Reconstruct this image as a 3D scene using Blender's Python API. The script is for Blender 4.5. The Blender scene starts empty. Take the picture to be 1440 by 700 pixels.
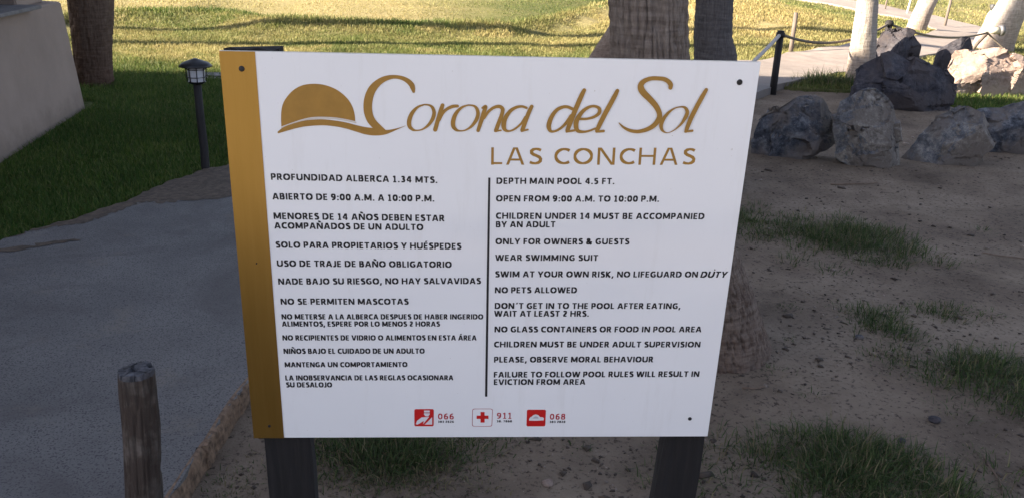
import bpy, bmesh, math
import numpy as np
from mathutils import Vector, Matrix

S = bpy.context.scene
COL = S.collection
R = math.radians
rng = np.random.default_rng(7)

# ------------------------------------------------------------------ camera
PITCH, ROLL = 0.347100, 0.033690
cd = bpy.data.cameras.new('camera'); cam = bpy.data.objects.new('camera', cd); COL.objects.link(cam)
c_, s_ = math.cos(PITCH), math.sin(PITCH); cr, sr = math.cos(ROLL), math.sin(ROLL)
fw = Vector((0, c_, -s_)); up = Vector((0, s_, c_)); rt = Vector((1, 0, 0))
X = rt*cr + up*sr; Y = -rt*sr + up*cr
cam.matrix_world = Matrix(((X.x, Y.x, -fw.x, 0), (X.y, Y.y, -fw.y, 0), (X.z, Y.z, -fw.z, 1.6), (0, 0, 0, 1)))
cd.sensor_width = 36; cd.lens = 36*1200/1440; cd.clip_end = 1000; cd.clip_start = .05
S.camera = cam

# ------------------------------------------------------------------ light
SUN_AZ, SUN_EL = 80, 25          # light travels towards +x, slightly towards +y
tr = Vector((math.cos(R(SUN_EL))*math.sin(R(SUN_AZ)), math.cos(R(SUN_EL))*math.cos(R(SUN_AZ)), -math.sin(R(SUN_EL))))
w = bpy.data.worlds.new('World'); S.world = w; w.use_nodes = True
nt = w.node_tree; bg = nt.nodes['Background']
sky = nt.nodes.new('ShaderNodeTexSky'); sky.sky_type = 'NISHITA'; sky.sun_disc = False
sky.sun_elevation = R(SUN_EL); sky.sun_rotation = R(SUN_AZ+180)
sky.dust_density = 1.5; sky.ozone_density = 1.0
hs = nt.nodes.new('ShaderNodeHueSaturation'); hs.inputs['Saturation'].default_value = .62
nt.links.new(sky.outputs[0], hs.inputs['Color'])
mu = nt.nodes.new('ShaderNodeMix'); mu.data_type = 'RGBA'; mu.blend_type = 'MULTIPLY'; mu.inputs[0].default_value = 1; mu.inputs[7].default_value = (.94, .955, 1.06, 1)
nt.links.new(hs.outputs[0], mu.inputs[6]); nt.links.new(mu.outputs[2], bg.inputs[0]); bg.inputs[1].default_value = .062
sl = bpy.data.lights.new('sun', 'SUN'); sl.energy = 5; sl.angle = R(.6); sl.color = (1, .86, .68)
so = bpy.data.objects.new('sun', sl); COL.objects.link(so)
so.rotation_euler = tr.to_track_quat('-Z', 'Y').to_euler(); so.location = (-20, -5, 15)
S.view_settings.view_transform = 'Standard'; S.view_settings.look = 'None'
S.view_settings.exposure = 2.25; S.view_settings.gamma = 1.0

# ------------------------------------------------------------------ helpers
def mat(name, build):
    m = bpy.data.materials.new(name); m.use_nodes = True
    n = m.node_tree; b = n.nodes['Principled BSDF']; build(n, b); return m
def N(n, t, **k):
    x = n.nodes.new(t)
    for a, v in k.items(): setattr(x, a, v)
    return x
def noise(n, scale, detail=6, rough=.6, coord='Object', sc=None, dist=0):
    tc = N(n, 'ShaderNodeTexCoord'); nz = N(n, 'ShaderNodeTexNoise')
    nz.inputs['Scale'].default_value = scale; nz.inputs['Detail'].default_value = detail
    nz.inputs['Roughness'].default_value = rough; nz.inputs['Distortion'].default_value = dist
    if sc:
        mp = N(n, 'ShaderNodeMapping'); mp.inputs['Scale'].default_value = sc
        n.links.new(tc.outputs[coord], mp.inputs[0]); n.links.new(mp.outputs[0], nz.inputs['Vector'])
    else: n.links.new(tc.outputs[coord], nz.inputs['Vector'])
    return nz.outputs['Fac']
def ramp(n, fac, stops):
    r = N(n, 'ShaderNodeValToRGB'); e = r.color_ramp.elements
    while len(e) < len(stops): e.new(.5)
    for i, (p, c) in enumerate(stops):
        e[i].position = p; e[i].color = (*c, 1) if len(c) == 3 else c
    n.links.new(fac, r.inputs[0]); return r.outputs[0]
def mix(n, fac, a, b, mode='MIX'):
    m = N(n, 'ShaderNodeMix', data_type='RGBA', blend_type=mode)
    for sock, v in ((m.inputs[0], fac), (m.inputs[6], a), (m.inputs[7], b)):
        if isinstance(v, (int, float)): sock.default_value = v
        elif isinstance(v, tuple): sock.default_value = (*v, 1)
        else: n.links.new(v, sock)
    return m.outputs[2]
def math_(n, op, a, b=0.):
    m = N(n, 'ShaderNodeMath', operation=op)
    for s, v in ((m.inputs[0], a), (m.inputs[1], b)):
        if isinstance(v, (int, float)): s.default_value = v
        else: n.links.new(v, s)
    return m.outputs[0]
def bump(n, b, h, strength=.5, dist=.01):
    bp = N(n, 'ShaderNodeBump'); bp.inputs['Strength'].default_value = strength; bp.inputs['Distance'].default_value = dist
    n.links.new(h, bp.inputs['Height']); n.links.new(bp.outputs[0], b.inputs['Normal'])
def simple(name, col, rough=.6, metal=0., var=.15, scale=30, bmp=0., bscale=80, sc=None):
    def f(n, b):
        f1 = noise(n, scale, sc=sc)
        lo = tuple(x*(1-var) for x in col); hi = tuple(min(1, x*(1+var)) for x in col)
        n.links.new(ramp(n, f1, [(.3, lo), (.7, hi)]), b.inputs['Base Color'])
        b.inputs['Roughness'].default_value = rough; b.inputs['Metallic'].default_value = metal
        if bmp: bump(n, b, noise(n, bscale, sc=sc), bmp, .004)
    return mat(name, f)

# value noise in numpy
_T = np.random.default_rng(3).random((64, 64, 64))
def vn(p):
    i = np.floor(p).astype(int); f = p-i; f = f*f*(3-2*f); o = 0
    for dx in (0, 1):
        for dy in (0, 1):
            for dz in (0, 1):
                wgt = (f[..., 0] if dx else 1-f[..., 0])*(f[..., 1] if dy else 1-f[..., 1])*(f[..., 2] if dz else 1-f[..., 2])
                o = o + wgt*_T[(i[..., 0]+dx) & 63, (i[..., 1]+dy) & 63, (i[..., 2]+dz) & 63]
    return o
def fbm(p, oct=4):
    a, s, o = .5, 1., 0.
    for k in range(oct): o = o + a*(vn(p*s+k*7.3)-.5); a *= .5; s *= 2.07
    return o
def n2(x, y, s, k=0., oct=3):
    x = np.asarray(x, float); y = np.asarray(y, float)
    return fbm(np.stack([x*s+50, y*s+50, np.full_like(x, 3.3+k)], -1), oct)

def sst(a, b, x): t = np.clip((x-a)/(b-a), 0, 1); return t*t*(3-2*t)
FX = [-30, -9.0, -7.6, -6.9, -5.6, -4.3, -2.4, -.2, .7, 2.2, 2.8, 5.5, 30]
FY = [15.0, 14.4, 14.4, 16.3, 16.6, 15.4, 15.6, 16.2, 17.8, 20.8, 23.0, 27.0, 30]
def fair(x): return np.interp(x, FX, FY)
def H(x, y):
    """height of the natural ground"""
    x = np.asarray(x, float); y = np.asarray(y, float)
    far = sst(9, 13, y); yb = fair(x); e = y-yb
    h = .10*n2(x, y, .45)*far + .11*n2(x, y, 1.3, 5)*far*(1-sst(-.3, .6, e))
    h = h + .16*np.exp(-((e+.45)/.7)**2) - .20*sst(-.1, 1.2, e)*(1-sst(1.5, 6, e))      # bank, then the dip of the fairway
    h = h + .55*np.exp(-(((x-4.6)/2.6)**2+((y-19.5)/3.2)**2))
    h = h + .10*n2(x, y, .9, 11)*np.exp(-(((x-4.6)/3)**2+((y-18)/4)**2))*3
    h = h + sst(18, 40, y)*.9
    return h

def mesh(name, V, F, m=None, parent=None, smooth=False, attr=None):
    me = bpy.data.meshes.new(name)
    V = np.asarray(V, np.float32)
    if isinstance(F, np.ndarray) and F.ndim == 2:
        k = F.shape[1]; me.vertices.add(len(V)); me.vertices.foreach_set('co', V.ravel())
        me.loops.add(F.size); me.loops.foreach_set('vertex_index', F.ravel().astype(np.int32))
        me.polygons.add(len(F)); me.polygons.foreach_set('loop_start', np.arange(0, F.size, k, dtype=np.int32))
        me.update(calc_edges=True)
    else: me.from_pydata([tuple(map(float, v)) for v in V], [], [tuple(map(int, f)) for f in F]); me.update()
    me.validate()
    if attr:
        for an, av in attr.items():
            a = me.attributes.new(an, 'FLOAT', 'POINT'); a.data.foreach_set('value', np.asarray(av, np.float32))
    if smooth: me.polygons.foreach_set('use_smooth', np.ones(len(me.polygons), bool))
    if m: me.materials.append(m)
    o = bpy.data.objects.new(name, me); COL.objects.link(o)
    if parent: o.parent = parent
    return o
def frombm(name, bm, m, parent=None, smooth=False):
    me = bpy.data.meshes.new(name); bm.normal_update(); bm.to_mesh(me); bm.free()
    if smooth: me.polygons.foreach_set('use_smooth', np.ones(len(me.polygons), bool))
    me.materials.append(m); o = bpy.data.objects.new(name, me); COL.objects.link(o)
    if parent: o.parent = parent
    return o
def tag(o, label, cat, group=None, kind=None):
    if label: o['label'] = label
    if cat: o['category'] = cat
    if group: o['group'] = group
    if kind: o['kind'] = kind
    return o
def struct(o): o['kind'] = 'structure'; return o
def thing(name, loc, label, cat, group=None):
    o = bpy.data.objects.new(name, None); o.empty_display_size = .1; COL.objects.link(o); o.location = loc
    return tag(o, label, cat, group)
def box(bm, lo, hi, bev=0.):
    g = bmesh.ops.create_cube(bm, size=1)
    for v in g['verts']:
        v.co = Vector([lo[i]+(v.co[i]+.5)*(hi[i]-lo[i]) for i in range(3)])
    if bev:
        es = list({e for v in g['verts'] for e in v.link_edges})
        bmesh.ops.bevel(bm, geom=es, offset=bev, segments=2, affect='EDGES')
def tube(pts, rads, seg=10, cap=True):
    """verts, faces of a tube along pts"""
    pts = [Vector(p) for p in pts]; V = []; F = []
    for i, p in enumerate(pts):
        t = (pts[min(i+1, len(pts)-1)]-pts[max(i-1, 0)]).normalized()
        a = Vector((1, 0, 0)) if abs(t.x) < .9 else Vector((0, 1, 0))
        u = t.cross(a).normalized(); v = t.cross(u)
        r = rads[i] if hasattr(rads, '__len__') else rads
        for k in range(seg):
            an = 2*math.pi*k/seg; V.append(p+(u*math.cos(an)+v*math.sin(an))*r)
    for i in range(len(pts)-1):
        for k in range(seg):
            a = i*seg+k; b = i*seg+(k+1) % seg; F.append((a, b, b+seg, a+seg))
    if cap: F.append(tuple(range(seg))[::-1]); F.append(tuple(range((len(pts)-1)*seg, len(pts)*seg)))
    return V, F
def tubes(name, lst, m, parent=None, seg=8, smooth=True):
    V = []; F = []
    for p, r in lst:
        v, f = tube(p, r, seg); o = len(V); V += v; F += [tuple(i+o for i in q) for q in f]
    return mesh(name, V, F, m, parent, smooth)
def inpoly(x, y, P):
    c = np.zeros(len(x), bool); n = len(P); j = n-1
    for i in range(n):
        xi, yi = P[i]; xj, yj = P[j]
        c ^= ((yi > y) != (yj > y)) & (x < (xj-xi)*(y-yi)/(yj-yi+1e-12)+xi); j = i
    return c
def smoothline(P, k=6, jit=0., seed=0):
    """Catmull-Rom through points, optional ragged jitter"""
    P = [np.array(p, float) for p in P]; out = []; r = np.random.default_rng(seed)
    for i in range(len(P)-1):
        p0 = P[max(i-1, 0)]; p1 = P[i]; p2 = P[i+1]; p3 = P[min(i+2, len(P)-1)]
        for j in range(k):
            t = j/k
            q = .5*((2*p1)+(-p0+p2)*t+(2*p0-5*p1+4*p2-p3)*t*t+(-p0+3*p1-3*p2+p3)*t**3)
            if jit: q[:2] += r.normal(0, jit, 2)
            out.append(q)
    out.append(P[-1]); return out
def sheet(name, P, z, m, follow=True, step=.5, thick=0.):
    """a sheet inside the outline P laid on the terrain, its rim going down by thick"""
    from mathutils.geometry import delaunay_2d_cdt
    P = [(float(p[0]), float(p[1])) for p in P]; pts = list(P); n = len(P)
    if follow:
        xs = [p[0] for p in P]; ys = [p[1] for p in P]
        X_, Y_ = np.meshgrid(np.arange(max(min(xs), -16)+.1, min(max(xs), 26), step), np.arange(max(min(ys), 7), min(max(ys), 42), step))
        X_ = X_.ravel(); Y_ = Y_.ravel(); k = inpoly(X_, Y_, P); pts += list(zip(X_[k].tolist(), Y_[k].tolist()))
    vo, eo, fo, *_ = delaunay_2d_cdt([Vector(p) for p in pts], [], [list(range(n))], 1, 1e-5)
    co = np.array([v[:] for v in vo]); cen = np.array([co[list(f)].mean(0) for f in fo]); ok = inpoly(cen[:, 0], cen[:, 1], P)
    hh = H(co[:, 0], co[:, 1])+z
    V = [(x, y, q) for (x, y), q in zip(co, hh)]; F = []
    for f, k in zip(fo, ok):
        if not k: continue
        a, b_, c = [co[i] for i in f[:3]]
        F.append(tuple(f) if (b_[0]-a[0])*(c[1]-a[1])-(b_[1]-a[1])*(c[0]-a[0]) > 0 else tuple(f)[::-1])
    if thick:
        cnt = {}
        for f in F:
            for i in range(len(f)): cnt[(f[i], f[(i+1) % len(f)])] = 1
        low = {}
        for (i, j) in list(cnt):
            if (j, i) in cnt: continue
            for q in (i, j):
                if q not in low: low[q] = len(V); V.append((V[q][0], V[q][1], V[q][2]-thick))
            F.append((j, i, low[i], low[j]))
    return struct(mesh(name, V, F, m))
# ------------------------------------------------------------------ materials
def m_dirt(n, b):
    f = noise(n, 1.3, 8, .65); g = noise(n, 45, 5, .7)
    c = ramp(n, f, [(.34, (.12, .092, .07)), (.5, (.20, .155, .117)), (.66, (.275, .222, .17))])
    c2 = mix(n, ramp(n, g, [(.35, (1, 1, 1)), (.46, (0, 0, 0))]), c, (.06, .045, .035))
    c3 = mix(n, ramp(n, noise(n, 120, 3, .6), [(.66, (0, 0, 0)), (.75, (1, 1, 1))]), c2, (.36, .30, .24))
    n.links.new(c3, b.inputs['Base Color']); b.inputs['Roughness'].default_value = .95
    b.inputs['Specular IOR Level'].default_value = .15
    h = math_(n, 'ADD', noise(n, 14, 6, .7), math_(n, 'MULTIPLY', noise(n, 110, 4, .7), .5)); bump(n, b, h, .8, .02)
M_DIRT = mat('sandy_soil', m_dirt)
def m_walk(n, b):
    f = noise(n, 2.2, 6, .6); g = noise(n, 150, 3, .6); k = noise(n, 70, 3, .8)
    c = ramp(n, f, [(.3, (.105, .10, .099)), (.7, (.155, .148, .144))])
    c = mix(n, ramp(n, g, [(.38, (1, 1, 1)), (.47, (0, 0, 0))]), c, (.045, .042, .046))
    c = mix(n, ramp(n, k, [(.62, (0, 0, 0)), (.7, (.8, .8, .8))]), c, (.18, .17, .165))
    c = mix(n, ramp(n, noise(n, 1.1, 8, .7, dist=.8), [(.38, (.7, .7, .7)), (.5, (0, 0, 0))]), c, (.07, .062, .062))
    c = mix(n, ramp(n, noise(n, 2.6, 9, .75), [(.56, (0, 0, 0)), (.72, (.5, .5, .5))]), c, (.20, .165, .13))
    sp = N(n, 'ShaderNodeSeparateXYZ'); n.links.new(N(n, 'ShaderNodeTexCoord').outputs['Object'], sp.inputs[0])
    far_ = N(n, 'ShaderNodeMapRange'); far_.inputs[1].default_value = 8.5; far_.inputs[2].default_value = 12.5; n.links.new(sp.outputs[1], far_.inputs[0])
    sunlit_tone = ramp(n, noise(n, 5, 8, .7), [(.3, (.20, .165, .145)), (.7, (.30, .255, .225))])  # paler far stretch: sunlight on the same concrete, put into the colour
    c = mix(n, far_.outputs[0], c, sunlit_tone)
    n.links.new(c, b.inputs['Base Color']); b.inputs['Roughness'].default_value = .8
    bump(n, b, math_(n, 'ADD', g, k), .5, .004)
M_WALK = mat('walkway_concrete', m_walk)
M_EDGE = simple('eroded_edge', (.17, .11, .072), .95, var=.65, scale=40, bmp=1, bscale=45)
M_SOIL = simple('damp_soil', (.085, .062, .045), .95, var=.5, scale=30, bmp=.9, bscale=90)
def m_stucco(n, b):
    c = ramp(n, noise(n, 2.2, 7, .65), [(.3, (.265, .205, .17)), (.7, (.33, .255, .212))])
    sp = N(n, 'ShaderNodeSeparateXYZ'); n.links.new(N(n, 'ShaderNodeTexCoord').outputs['Object'], sp.inputs[0])
    k = math_(n, 'ADD', sp.outputs[2], math_(n, 'MULTIPLY', noise(n, 7, 6, .7), .35))
    mr = N(n, 'ShaderNodeMapRange'); mr.inputs[1].default_value = .36; mr.inputs[2].default_value = .16; n.links.new(k, mr.inputs[0])
    c = mix(n, math_(n, 'MULTIPLY', mr.outputs[0], .6), c, (.13, .10, .075))
    n.links.new(c, b.inputs['Base Color']); b.inputs['Roughness'].default_value = .92
    bump(n, b, math_(n, 'ADD', noise(n, 120, 4, .7), noise(n, 12, 4, .6)), .45, .006)
M_STUCCO = mat('beige_stucco', m_stucco)
M_STUCCO2 = simple('pale_stucco', (.62, .56, .48), .9, var=.05, scale=1.6, bmp=.25, bscale=160)
M_SILL = simple('grey_sill', (.16, .15, .15), .8, var=.25, scale=12, bmp=.3)
M_DARKGLASS = simple('dark_glass', (.03, .032, .04), .12, var=.2, scale=2)
M_ROOF = simple('clay_roof', (.35, .15, .09), .85, var=.3, scale=8)
def m_grass(name, g1, g2, g3, s1, s2, rough=.6):
    def f(n, b):
        a = N(n, 'ShaderNodeAttribute', attribute_name='rnd').outputs['Fac']
        d = N(n, 'ShaderNodeAttribute', attribute_name='dry').outputs['Fac']
        gc = ramp(n, a, [(0, g1), (.5, g2), (1, g3)]); sc = ramp(n, a, [(0, s1), (1, s2)])
        c = mix(n, d, gc, sc); n.links.new(c, b.inputs['Base Color'])
        b.inputs['Roughness'].default_value = rough; b.inputs['Specular IOR Level'].default_value = .2
        tl = N(n, 'ShaderNodeBsdfTranslucent'); n.links.new(c, tl.inputs[0])
        ms = N(n, 'ShaderNodeMixShader'); ms.inputs[0].default_value = .35
        o = [x for x in n.nodes if x.type == 'OUTPUT_MATERIAL'][0]
        n.links.new(b.outputs[0], ms.inputs[1]); n.links.new(tl.outputs[0], ms.inputs[2]); n.links.new(ms.outputs[0], o.inputs[0])
    return mat(name, f)
M_GRASS = m_grass('lawn_blades', (.022, .062, .011), (.045, .105, .017), (.12, .18, .03), (.30, .235, .095), (.54, .45, .21))
M_WEED = m_grass('clump_blades', (.03, .052, .02), (.06, .092, .032), (.105, .14, .05), (.14, .11, .065), (.30, .24, .14))
def m_lawn(n, b):
    d = N(n, 'ShaderNodeAttribute', attribute_name='dry').outputs['Fac']
    f = noise(n, 9, 8, .75); g = noise(n, 60, 5, .7)
    gr = ramp(n, g, [(.3, (.03, .045, .014)), (.7, (.085, .13, .03))]); st = ramp(n, g, [(.3, (.24, .19, .09)), (.7, (.44, .37, .19))])
    k = math_(n, 'ADD', d, math_(n, 'MULTIPLY', math_(n, 'SUBTRACT', f, .5), 1.2))
    n.links.new(mix(n, k, gr, st), b.inputs['Base Color'])
    b.inputs['Roughness'].default_value = .95; b.inputs['Specular IOR Level'].default_value = .1
    bump(n, b, math_(n, 'ADD', f, g), .9, .03)
M_LAWN = mat('lawn_turf', m_lawn)
def m_bark(name, c1, c2, c3, ks, bs=.8):
    def f(n, b):
        v = noise(n, ks, 6, .7, sc=(1, 1, .16)); u = noise(n, 3, 4, .6); r = noise(n, 60, 3, .6, sc=(.15, .15, 1))
        c = ramp(n, v, [(.3, c1), (.5, c2), (.72, c3)]); c = mix(n, math_(n, 'MULTIPLY', u, .5), c, c2)
        sp = N(n, 'ShaderNodeSeparateXYZ'); n.links.new(N(n, 'ShaderNodeTexCoord').outputs['Object'], sp.inputs[0])
        mr = N(n, 'ShaderNodeMapRange'); mr.inputs[1].default_value = .75; mr.inputs[2].default_value = .05; n.links.new(sp.outputs[2], mr.inputs[0])
        c = mix(n, mr.outputs[0], c, mix(n, .75, c, (.62, .46, .40), 'MULTIPLY'))
        n.links.new(mix(n, .3, c, ramp(n, r, [(.35, c1), (.65, c3)])), b.inputs['Base Color'])
        b.inputs['Roughness'].default_value = .92; b.inputs['Specular IOR Level'].default_value = .15
        bump(n, b, math_(n, 'ADD', v, math_(n, 'MULTIPLY', r, .5)), bs, .012)
    return mat(name, f)
M_BARK = m_bark('furrowed_palm_bark', (.06, .045, .038), (.185, .148, .123), (.31, .26, .22), 75)
M_BARKD = m_bark('dark_grey_palm_bark', (.035, .033, .038), (.10, .092, .092), (.17, .155, .15), 90)
M_BARKB = m_bark('brown_palm_bark', (.07, .045, .035), (.13, .09, .07), (.20, .15, .12), 60)
M_BARK2 = m_bark('mid_brown_palm_bark', (.10, .075, .06), (.19, .15, .125), (.30, .25, .21), 40, .6)
M_BARKP = m_bark('pale_palm_bark', (.17, .14, .12), (.36, .32, .28), (.50, .46, .41), 38, 1.0)
def m_rock(name, c1, c2, c3, tint, s=4):
    def f(n, b):
        a = noise(n, s*2.2, 12, .82); g = noise(n, s*14, 8, .8); k = noise(n, s*.5, 8, .7)
        c = ramp(n, a, [(.38, c1), (.5, c2), (.60, c3)])
        c = mix(n, ramp(n, k, [(.45, (0, 0, 0)), (.56, (1, 1, 1))]), c, mix(n, g, tint, c2))
        c = mix(n, ramp(n, g, [(.3, (.6, .6, .6)), (.42, (0, 0, 0))]), c, c1)
        n.links.new(c, b.inputs['Base Color']); b.inputs['Roughness'].default_value = .85
        b.inputs['Specular IOR Level'].default_value = .25
        bump(n, b, math_(n, 'ADD', a, math_(n, 'MULTIPLY', g, .5)), .8, .03)
    return mat(name, f)
M_RK_BLUE = m_rock('blue_grey_rock', (.028, .032, .042), (.085, .095, .118), (.24, .25, .27), (.25, .20, .16), 5)
M_RK_TG = m_rock('tan_grey_rock', (.08, .07, .062), (.21, .185, .165), (.36, .33, .29), (.13, .105, .09), 5)
M_RK_GREY = m_rock('lichen_grey_rock', (.05, .054, .066), (.15, .156, .172), (.33, .32, .31), (.17, .125, .09), 5)
M_RK_DARK = m_rock('dark_basalt_rock', (.022, .022, .03), (.055, .053, .065), (.11, .105, .115), (.10, .078, .07), 3)
M_RK_TAN = m_rock('tan_pink_rock', (.20, .14, .11), (.34, .26, .22), (.48, .39, .33), (.40, .30, .25), 3)
M_RK_BRN = m_rock('red_brown_rock', (.09, .06, .05), (.17, .12, .10), (.26, .21, .19), (.14, .09, .07), 3)
M_BLACKWOOD = simple('black_painted_wood', (.013, .011, .012), .75, var=.5, scale=60, bmp=.7, bscale=70, sc=(1, 1, .06))
M_BLACKWOOD2 = simple('dark_sign_post', (.010, .0085, .009), .9, var=.5, scale=60, bmp=.7, bscale=70, sc=(1, .06, 1))
M_GREYINK = simple('grey_print', (.45, .46, .52), .4, var=.05)
def m_log(n, b):
    v = noise(n, 55, 6, .7, sc=(1, 1, .07)); u = noise(n, 7, 4, .6)
    c = ramp(n, v, [(.34, (.02, .016, .014)), (.5, (.085, .07, .06)), (.66, (.17, .14, .12))])
    c = mix(n, ramp(n, u, [(.44, (0, 0, 0)), (.54, (.85, .85, .85))]), c, (.035, .022, .016))
    n.links.new(c, b.inputs['Base Color']); b.inputs['Roughness'].default_value = .9; bump(n, b, v, .9, .012)
M_LOG = mat('weathered_log', m_log)
M_LOGTOP = simple('cracked_blue_log_top', (.06, .06, .068), .9, var=.9, scale=45, bmp=1, bscale=50)
M_POSTGREY = simple('grey_brown_post', (.15, .12, .10), .9, var=.4, scale=40, bmp=.6, sc=(1, 1, .1))
M_ROPE = simple('rope_fibre', (.17, .14, .11), .95, var=.5, scale=90, bmp=1, bscale=140)
M_ROPEP = simple('pale_rope_fibre', (.48, .45, .42), .95, var=.3, scale=90, bmp=1, bscale=140)
M_BLACK = simple('black_metal', (.016, .016, .018), .42, metal=.3, var=.4)
M_FROST = simple('frosted_glass', (.55, .56, .60), .35, var=.08, scale=40)
def m_panel(n, b):
    c = ramp(n, noise(n, 1.5, 5, .6), [(.3, (.80, .80, .815)), (.7, (.85, .85, .865))])
    c = mix(n, ramp(n, noise(n, 90, 2, .5), [(.74, (0, 0, 0)), (.80, (.6, .6, .6))]), c, (.45, .40, .34))
    c = mix(n, ramp(n, noise(n, 14, 7, .7, sc=(1, .12, 1)), [(.55, (0, 0, 0)), (.75, (.16, .16, .16))]), c, (.5, .46, .40))
    n.links.new(c, b.inputs['Base Color'])
    n.links.new(ramp(n, noise(n, 3, 6, .7), [(.3, (.05, .05, .05)), (.7, (.17, .17, .17))]), b.inputs['Roughness']); b.inputs['Specular IOR Level'].default_value = .6
M_PANEL = mat('glossy_white_panel', m_panel)
M_EDGEW = simple('cut_plastic_edge', (.62, .58, .50), .7, var=.15)
def m_gold(n, b):
    v = noise(n, 18, 6, .7, sc=(1, .05, 1)); u = noise(n, 4, 4, .6)
    c = ramp(n, v, [(.3, (.34, .20, .045)), (.7, (.43, .26, .07))]); c = mix(n, math_(n, 'MULTIPLY', u, .35), c, (.28, .165, .04))
    n.links.new(c, b.inputs['Base Color']); b.inputs['Metallic'].default_value = .85; b.inputs['Roughness'].default_value = .3
M_GOLD = mat('gold_vinyl', m_gold)
M_GOLDINK = simple('gold_print', (.34, .185, .035), .4, metal=.25, var=.12, scale=25)
M_INK = simple('black_print', (.006, .006, .009), .55, var=.1)
M_RED = simple('red_print', (.55, .012, .012), .35, var=.1, scale=20)
M_MAROON = simple('maroon_print', (.40, .015, .03), .4, var=.1)
M_WHITEINK = simple('white_print', (.72, .70, .72), .3, var=.05)
M_CREAMINK = simple('cream_line', (.62, .56, .50), .4, var=.05)
M_BOX = simple('beige_box', (.50, .46, .36), .6, var=.08)
M_CONC = simple('pale_concrete', (.30, .28, .25), .9, var=.2, scale=14, bmp=.4)
M_FROND = simple('palm_leaf', (.06, .10, .03), .5, var=.4, scale=3)
M_WHITEPIPE = simple('white_pipe', (.7, .7, .68), .5, var=.08)
M_GREY = simple('grey_metal', (.18, .18, .19), .45, metal=.5, var=.15)
M_PEB = simple('pebble_mix', (.20, .16, .13), .9, var=.8, scale=6)
M_DEB = simple('bark_crumbs', (.055, .04, .03), .95, var=.6, scale=9)
M_TWIG = simple('dry_twig', (.16, .11, .08), .9, var=.5, scale=20)
M_DECK = simple('bounce_deck_concrete', (.24, .235, .23), .8, var=.08, scale=2, bmp=.2)

# ------------------------------------------------------------------ ground outlines (metres)
LAWN_EDGE = [(-4.2, -6), (-3.9, -2), (-3.5, 1), (-2.95, 3.3), (-2.67, 4.16), (-2.57, 4.39), (-2.43, 4.67), (-2.33, 5.0), (-2.25, 5.38), (-2.13, 5.70), (-2.01, 5.86), (-1.78, 6.43), (-.87, 8.17), (.9, 10.6)]
CONC_EDGE = [(-2.86, 3.0), (-2.66, 4.12), (-2.55, 4.35), (-2.36, 4.52), (-2.29, 4.74), (-2.23, 4.88), (-2.08, 4.93), (-1.76, 5.07), (-1.45, 5.52), (-.74, 6.95), (.3, 8.5)]
KERB = [(-1.02, -6), (-1.0, 0), (-.974, 2.14), (-.968, 2.36), (-.969, 2.58), (-.956, 2.78), (-.892, 3.27), (-.49, 4.61), (.6, 6.6), (1.94, 8.48)]
P2N = [(3.04, 10.28), (3.79, 11.15), (4.63, 12.10), (5.34, 12.76), (7.11, 14.53), (7.58, 15.13)]
P2F = [(2.72, 12.21), (3.59, 12.87), (4.38, 13.90), (5.62, 14.99), (6.93, 16.11)]
LOOP_OUT = [(9.1, 16.6), (10.1, 18.2), (10.6, 20.5), (10.2, 23.2), (8.9, 26.5), (7.2, 30), (5.4, 33)]
LOOP_IN = [(4.2, 32), (6.0, 29), (7.7, 25.8), (8.9, 22.6), (9.2, 20.4), (8.8, 18.6), (7.9, 17.2)]
def s2(P, k=5, j=.006, sd=1): return [tuple(q) for q in smoothline(P, k, j, sd)]
le = s2(LAWN_EDGE, 8, .012, 2); ke = s2(KERB, 8, .006, 3)
near = s2(KERB[-1:]+P2N+LOOP_OUT, 6, .012, 4); far = s2(LAWN_EDGE[-1:]+P2F, 6, .012, 5); inn = s2(LOOP_IN, 6, .012, 6)
WALK = ke[:-1] + near + inn + far[::-1] + le[::-1][1:]
LAWN_A = le[:-1] + far + inn[::-1] + [(3.2, 33.5), (2, 80), (-70, 80), (-70, -6)]
LAWN_C = [(p[0]+.01, p[1]) for p in near[8:]] + [(4.4, 36), (3.6, 80), (70, 80), (70, 9.5), (12, 8.6), (7, 8.9), (5.2, 9.2), (4.9, 9.9), (4.2, 10.5), (3.5, 10.55)]

def dryness(x, y):
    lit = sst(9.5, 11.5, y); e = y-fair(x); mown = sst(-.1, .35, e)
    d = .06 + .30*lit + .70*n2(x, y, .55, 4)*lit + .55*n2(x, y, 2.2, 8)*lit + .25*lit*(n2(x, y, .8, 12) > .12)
    d = d + .58*np.exp(-(((x-4.0)/3.2)**2+((y-17.5)/3.5)**2))                  # dry bank
    f = .82 + .5*n2(x*.5, y*1.6, .9, 6) - .60*sst(-3.5, .5, x)*sst(17.8, 19.5, y)  # bleached fairway, watered green at right
    d = d*(1-mown)+f*mown - .35*np.exp(-(e/.28)**2)*(x < 4)                    # rank grass along the edge, greened darker in place of the crest's shade
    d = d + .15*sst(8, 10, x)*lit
    return np.clip(d, .02, .95)

# ground sheet
def axis(lo, hi, st, far_):
    a = np.arange(lo, hi, st); l = lo-np.geomspace(.2, far_, 16)[::-1]; r = hi+np.geomspace(.2, far_, 16); return np.concatenate([l, a, r])
gx = axis(-3, 8, .05, 200); gy = axis(1.2, 15, .05, 200)
GX, GY = np.meshgrid(gx, gy)
def dirt_z(x, y):
    b = .035*n2(x, y, 1.6, 1, 3) + .022*n2(x, y, 6, 2, 4) + .012*n2(x, y, 22, 3, 3)
    k = 0
    for cx, cy, wx in ((2.3, 6.75, .5), (2.8, 6.55, .42), (3.6, 6.8, .45), (4.35, 7.3, .5), (4.2, 9.3, .75), (1.85, 7, .25)):
        k = k + .018*np.exp(-(((x-cx)/wx)**2+((y-cy)/.42)**2))
    b = b + .03*n2(x, y, .8, 15, 2)
    return H(x, y) - .035 + b + k
GZ = dirt_z(GX.ravel(), GY.ravel())
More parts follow.
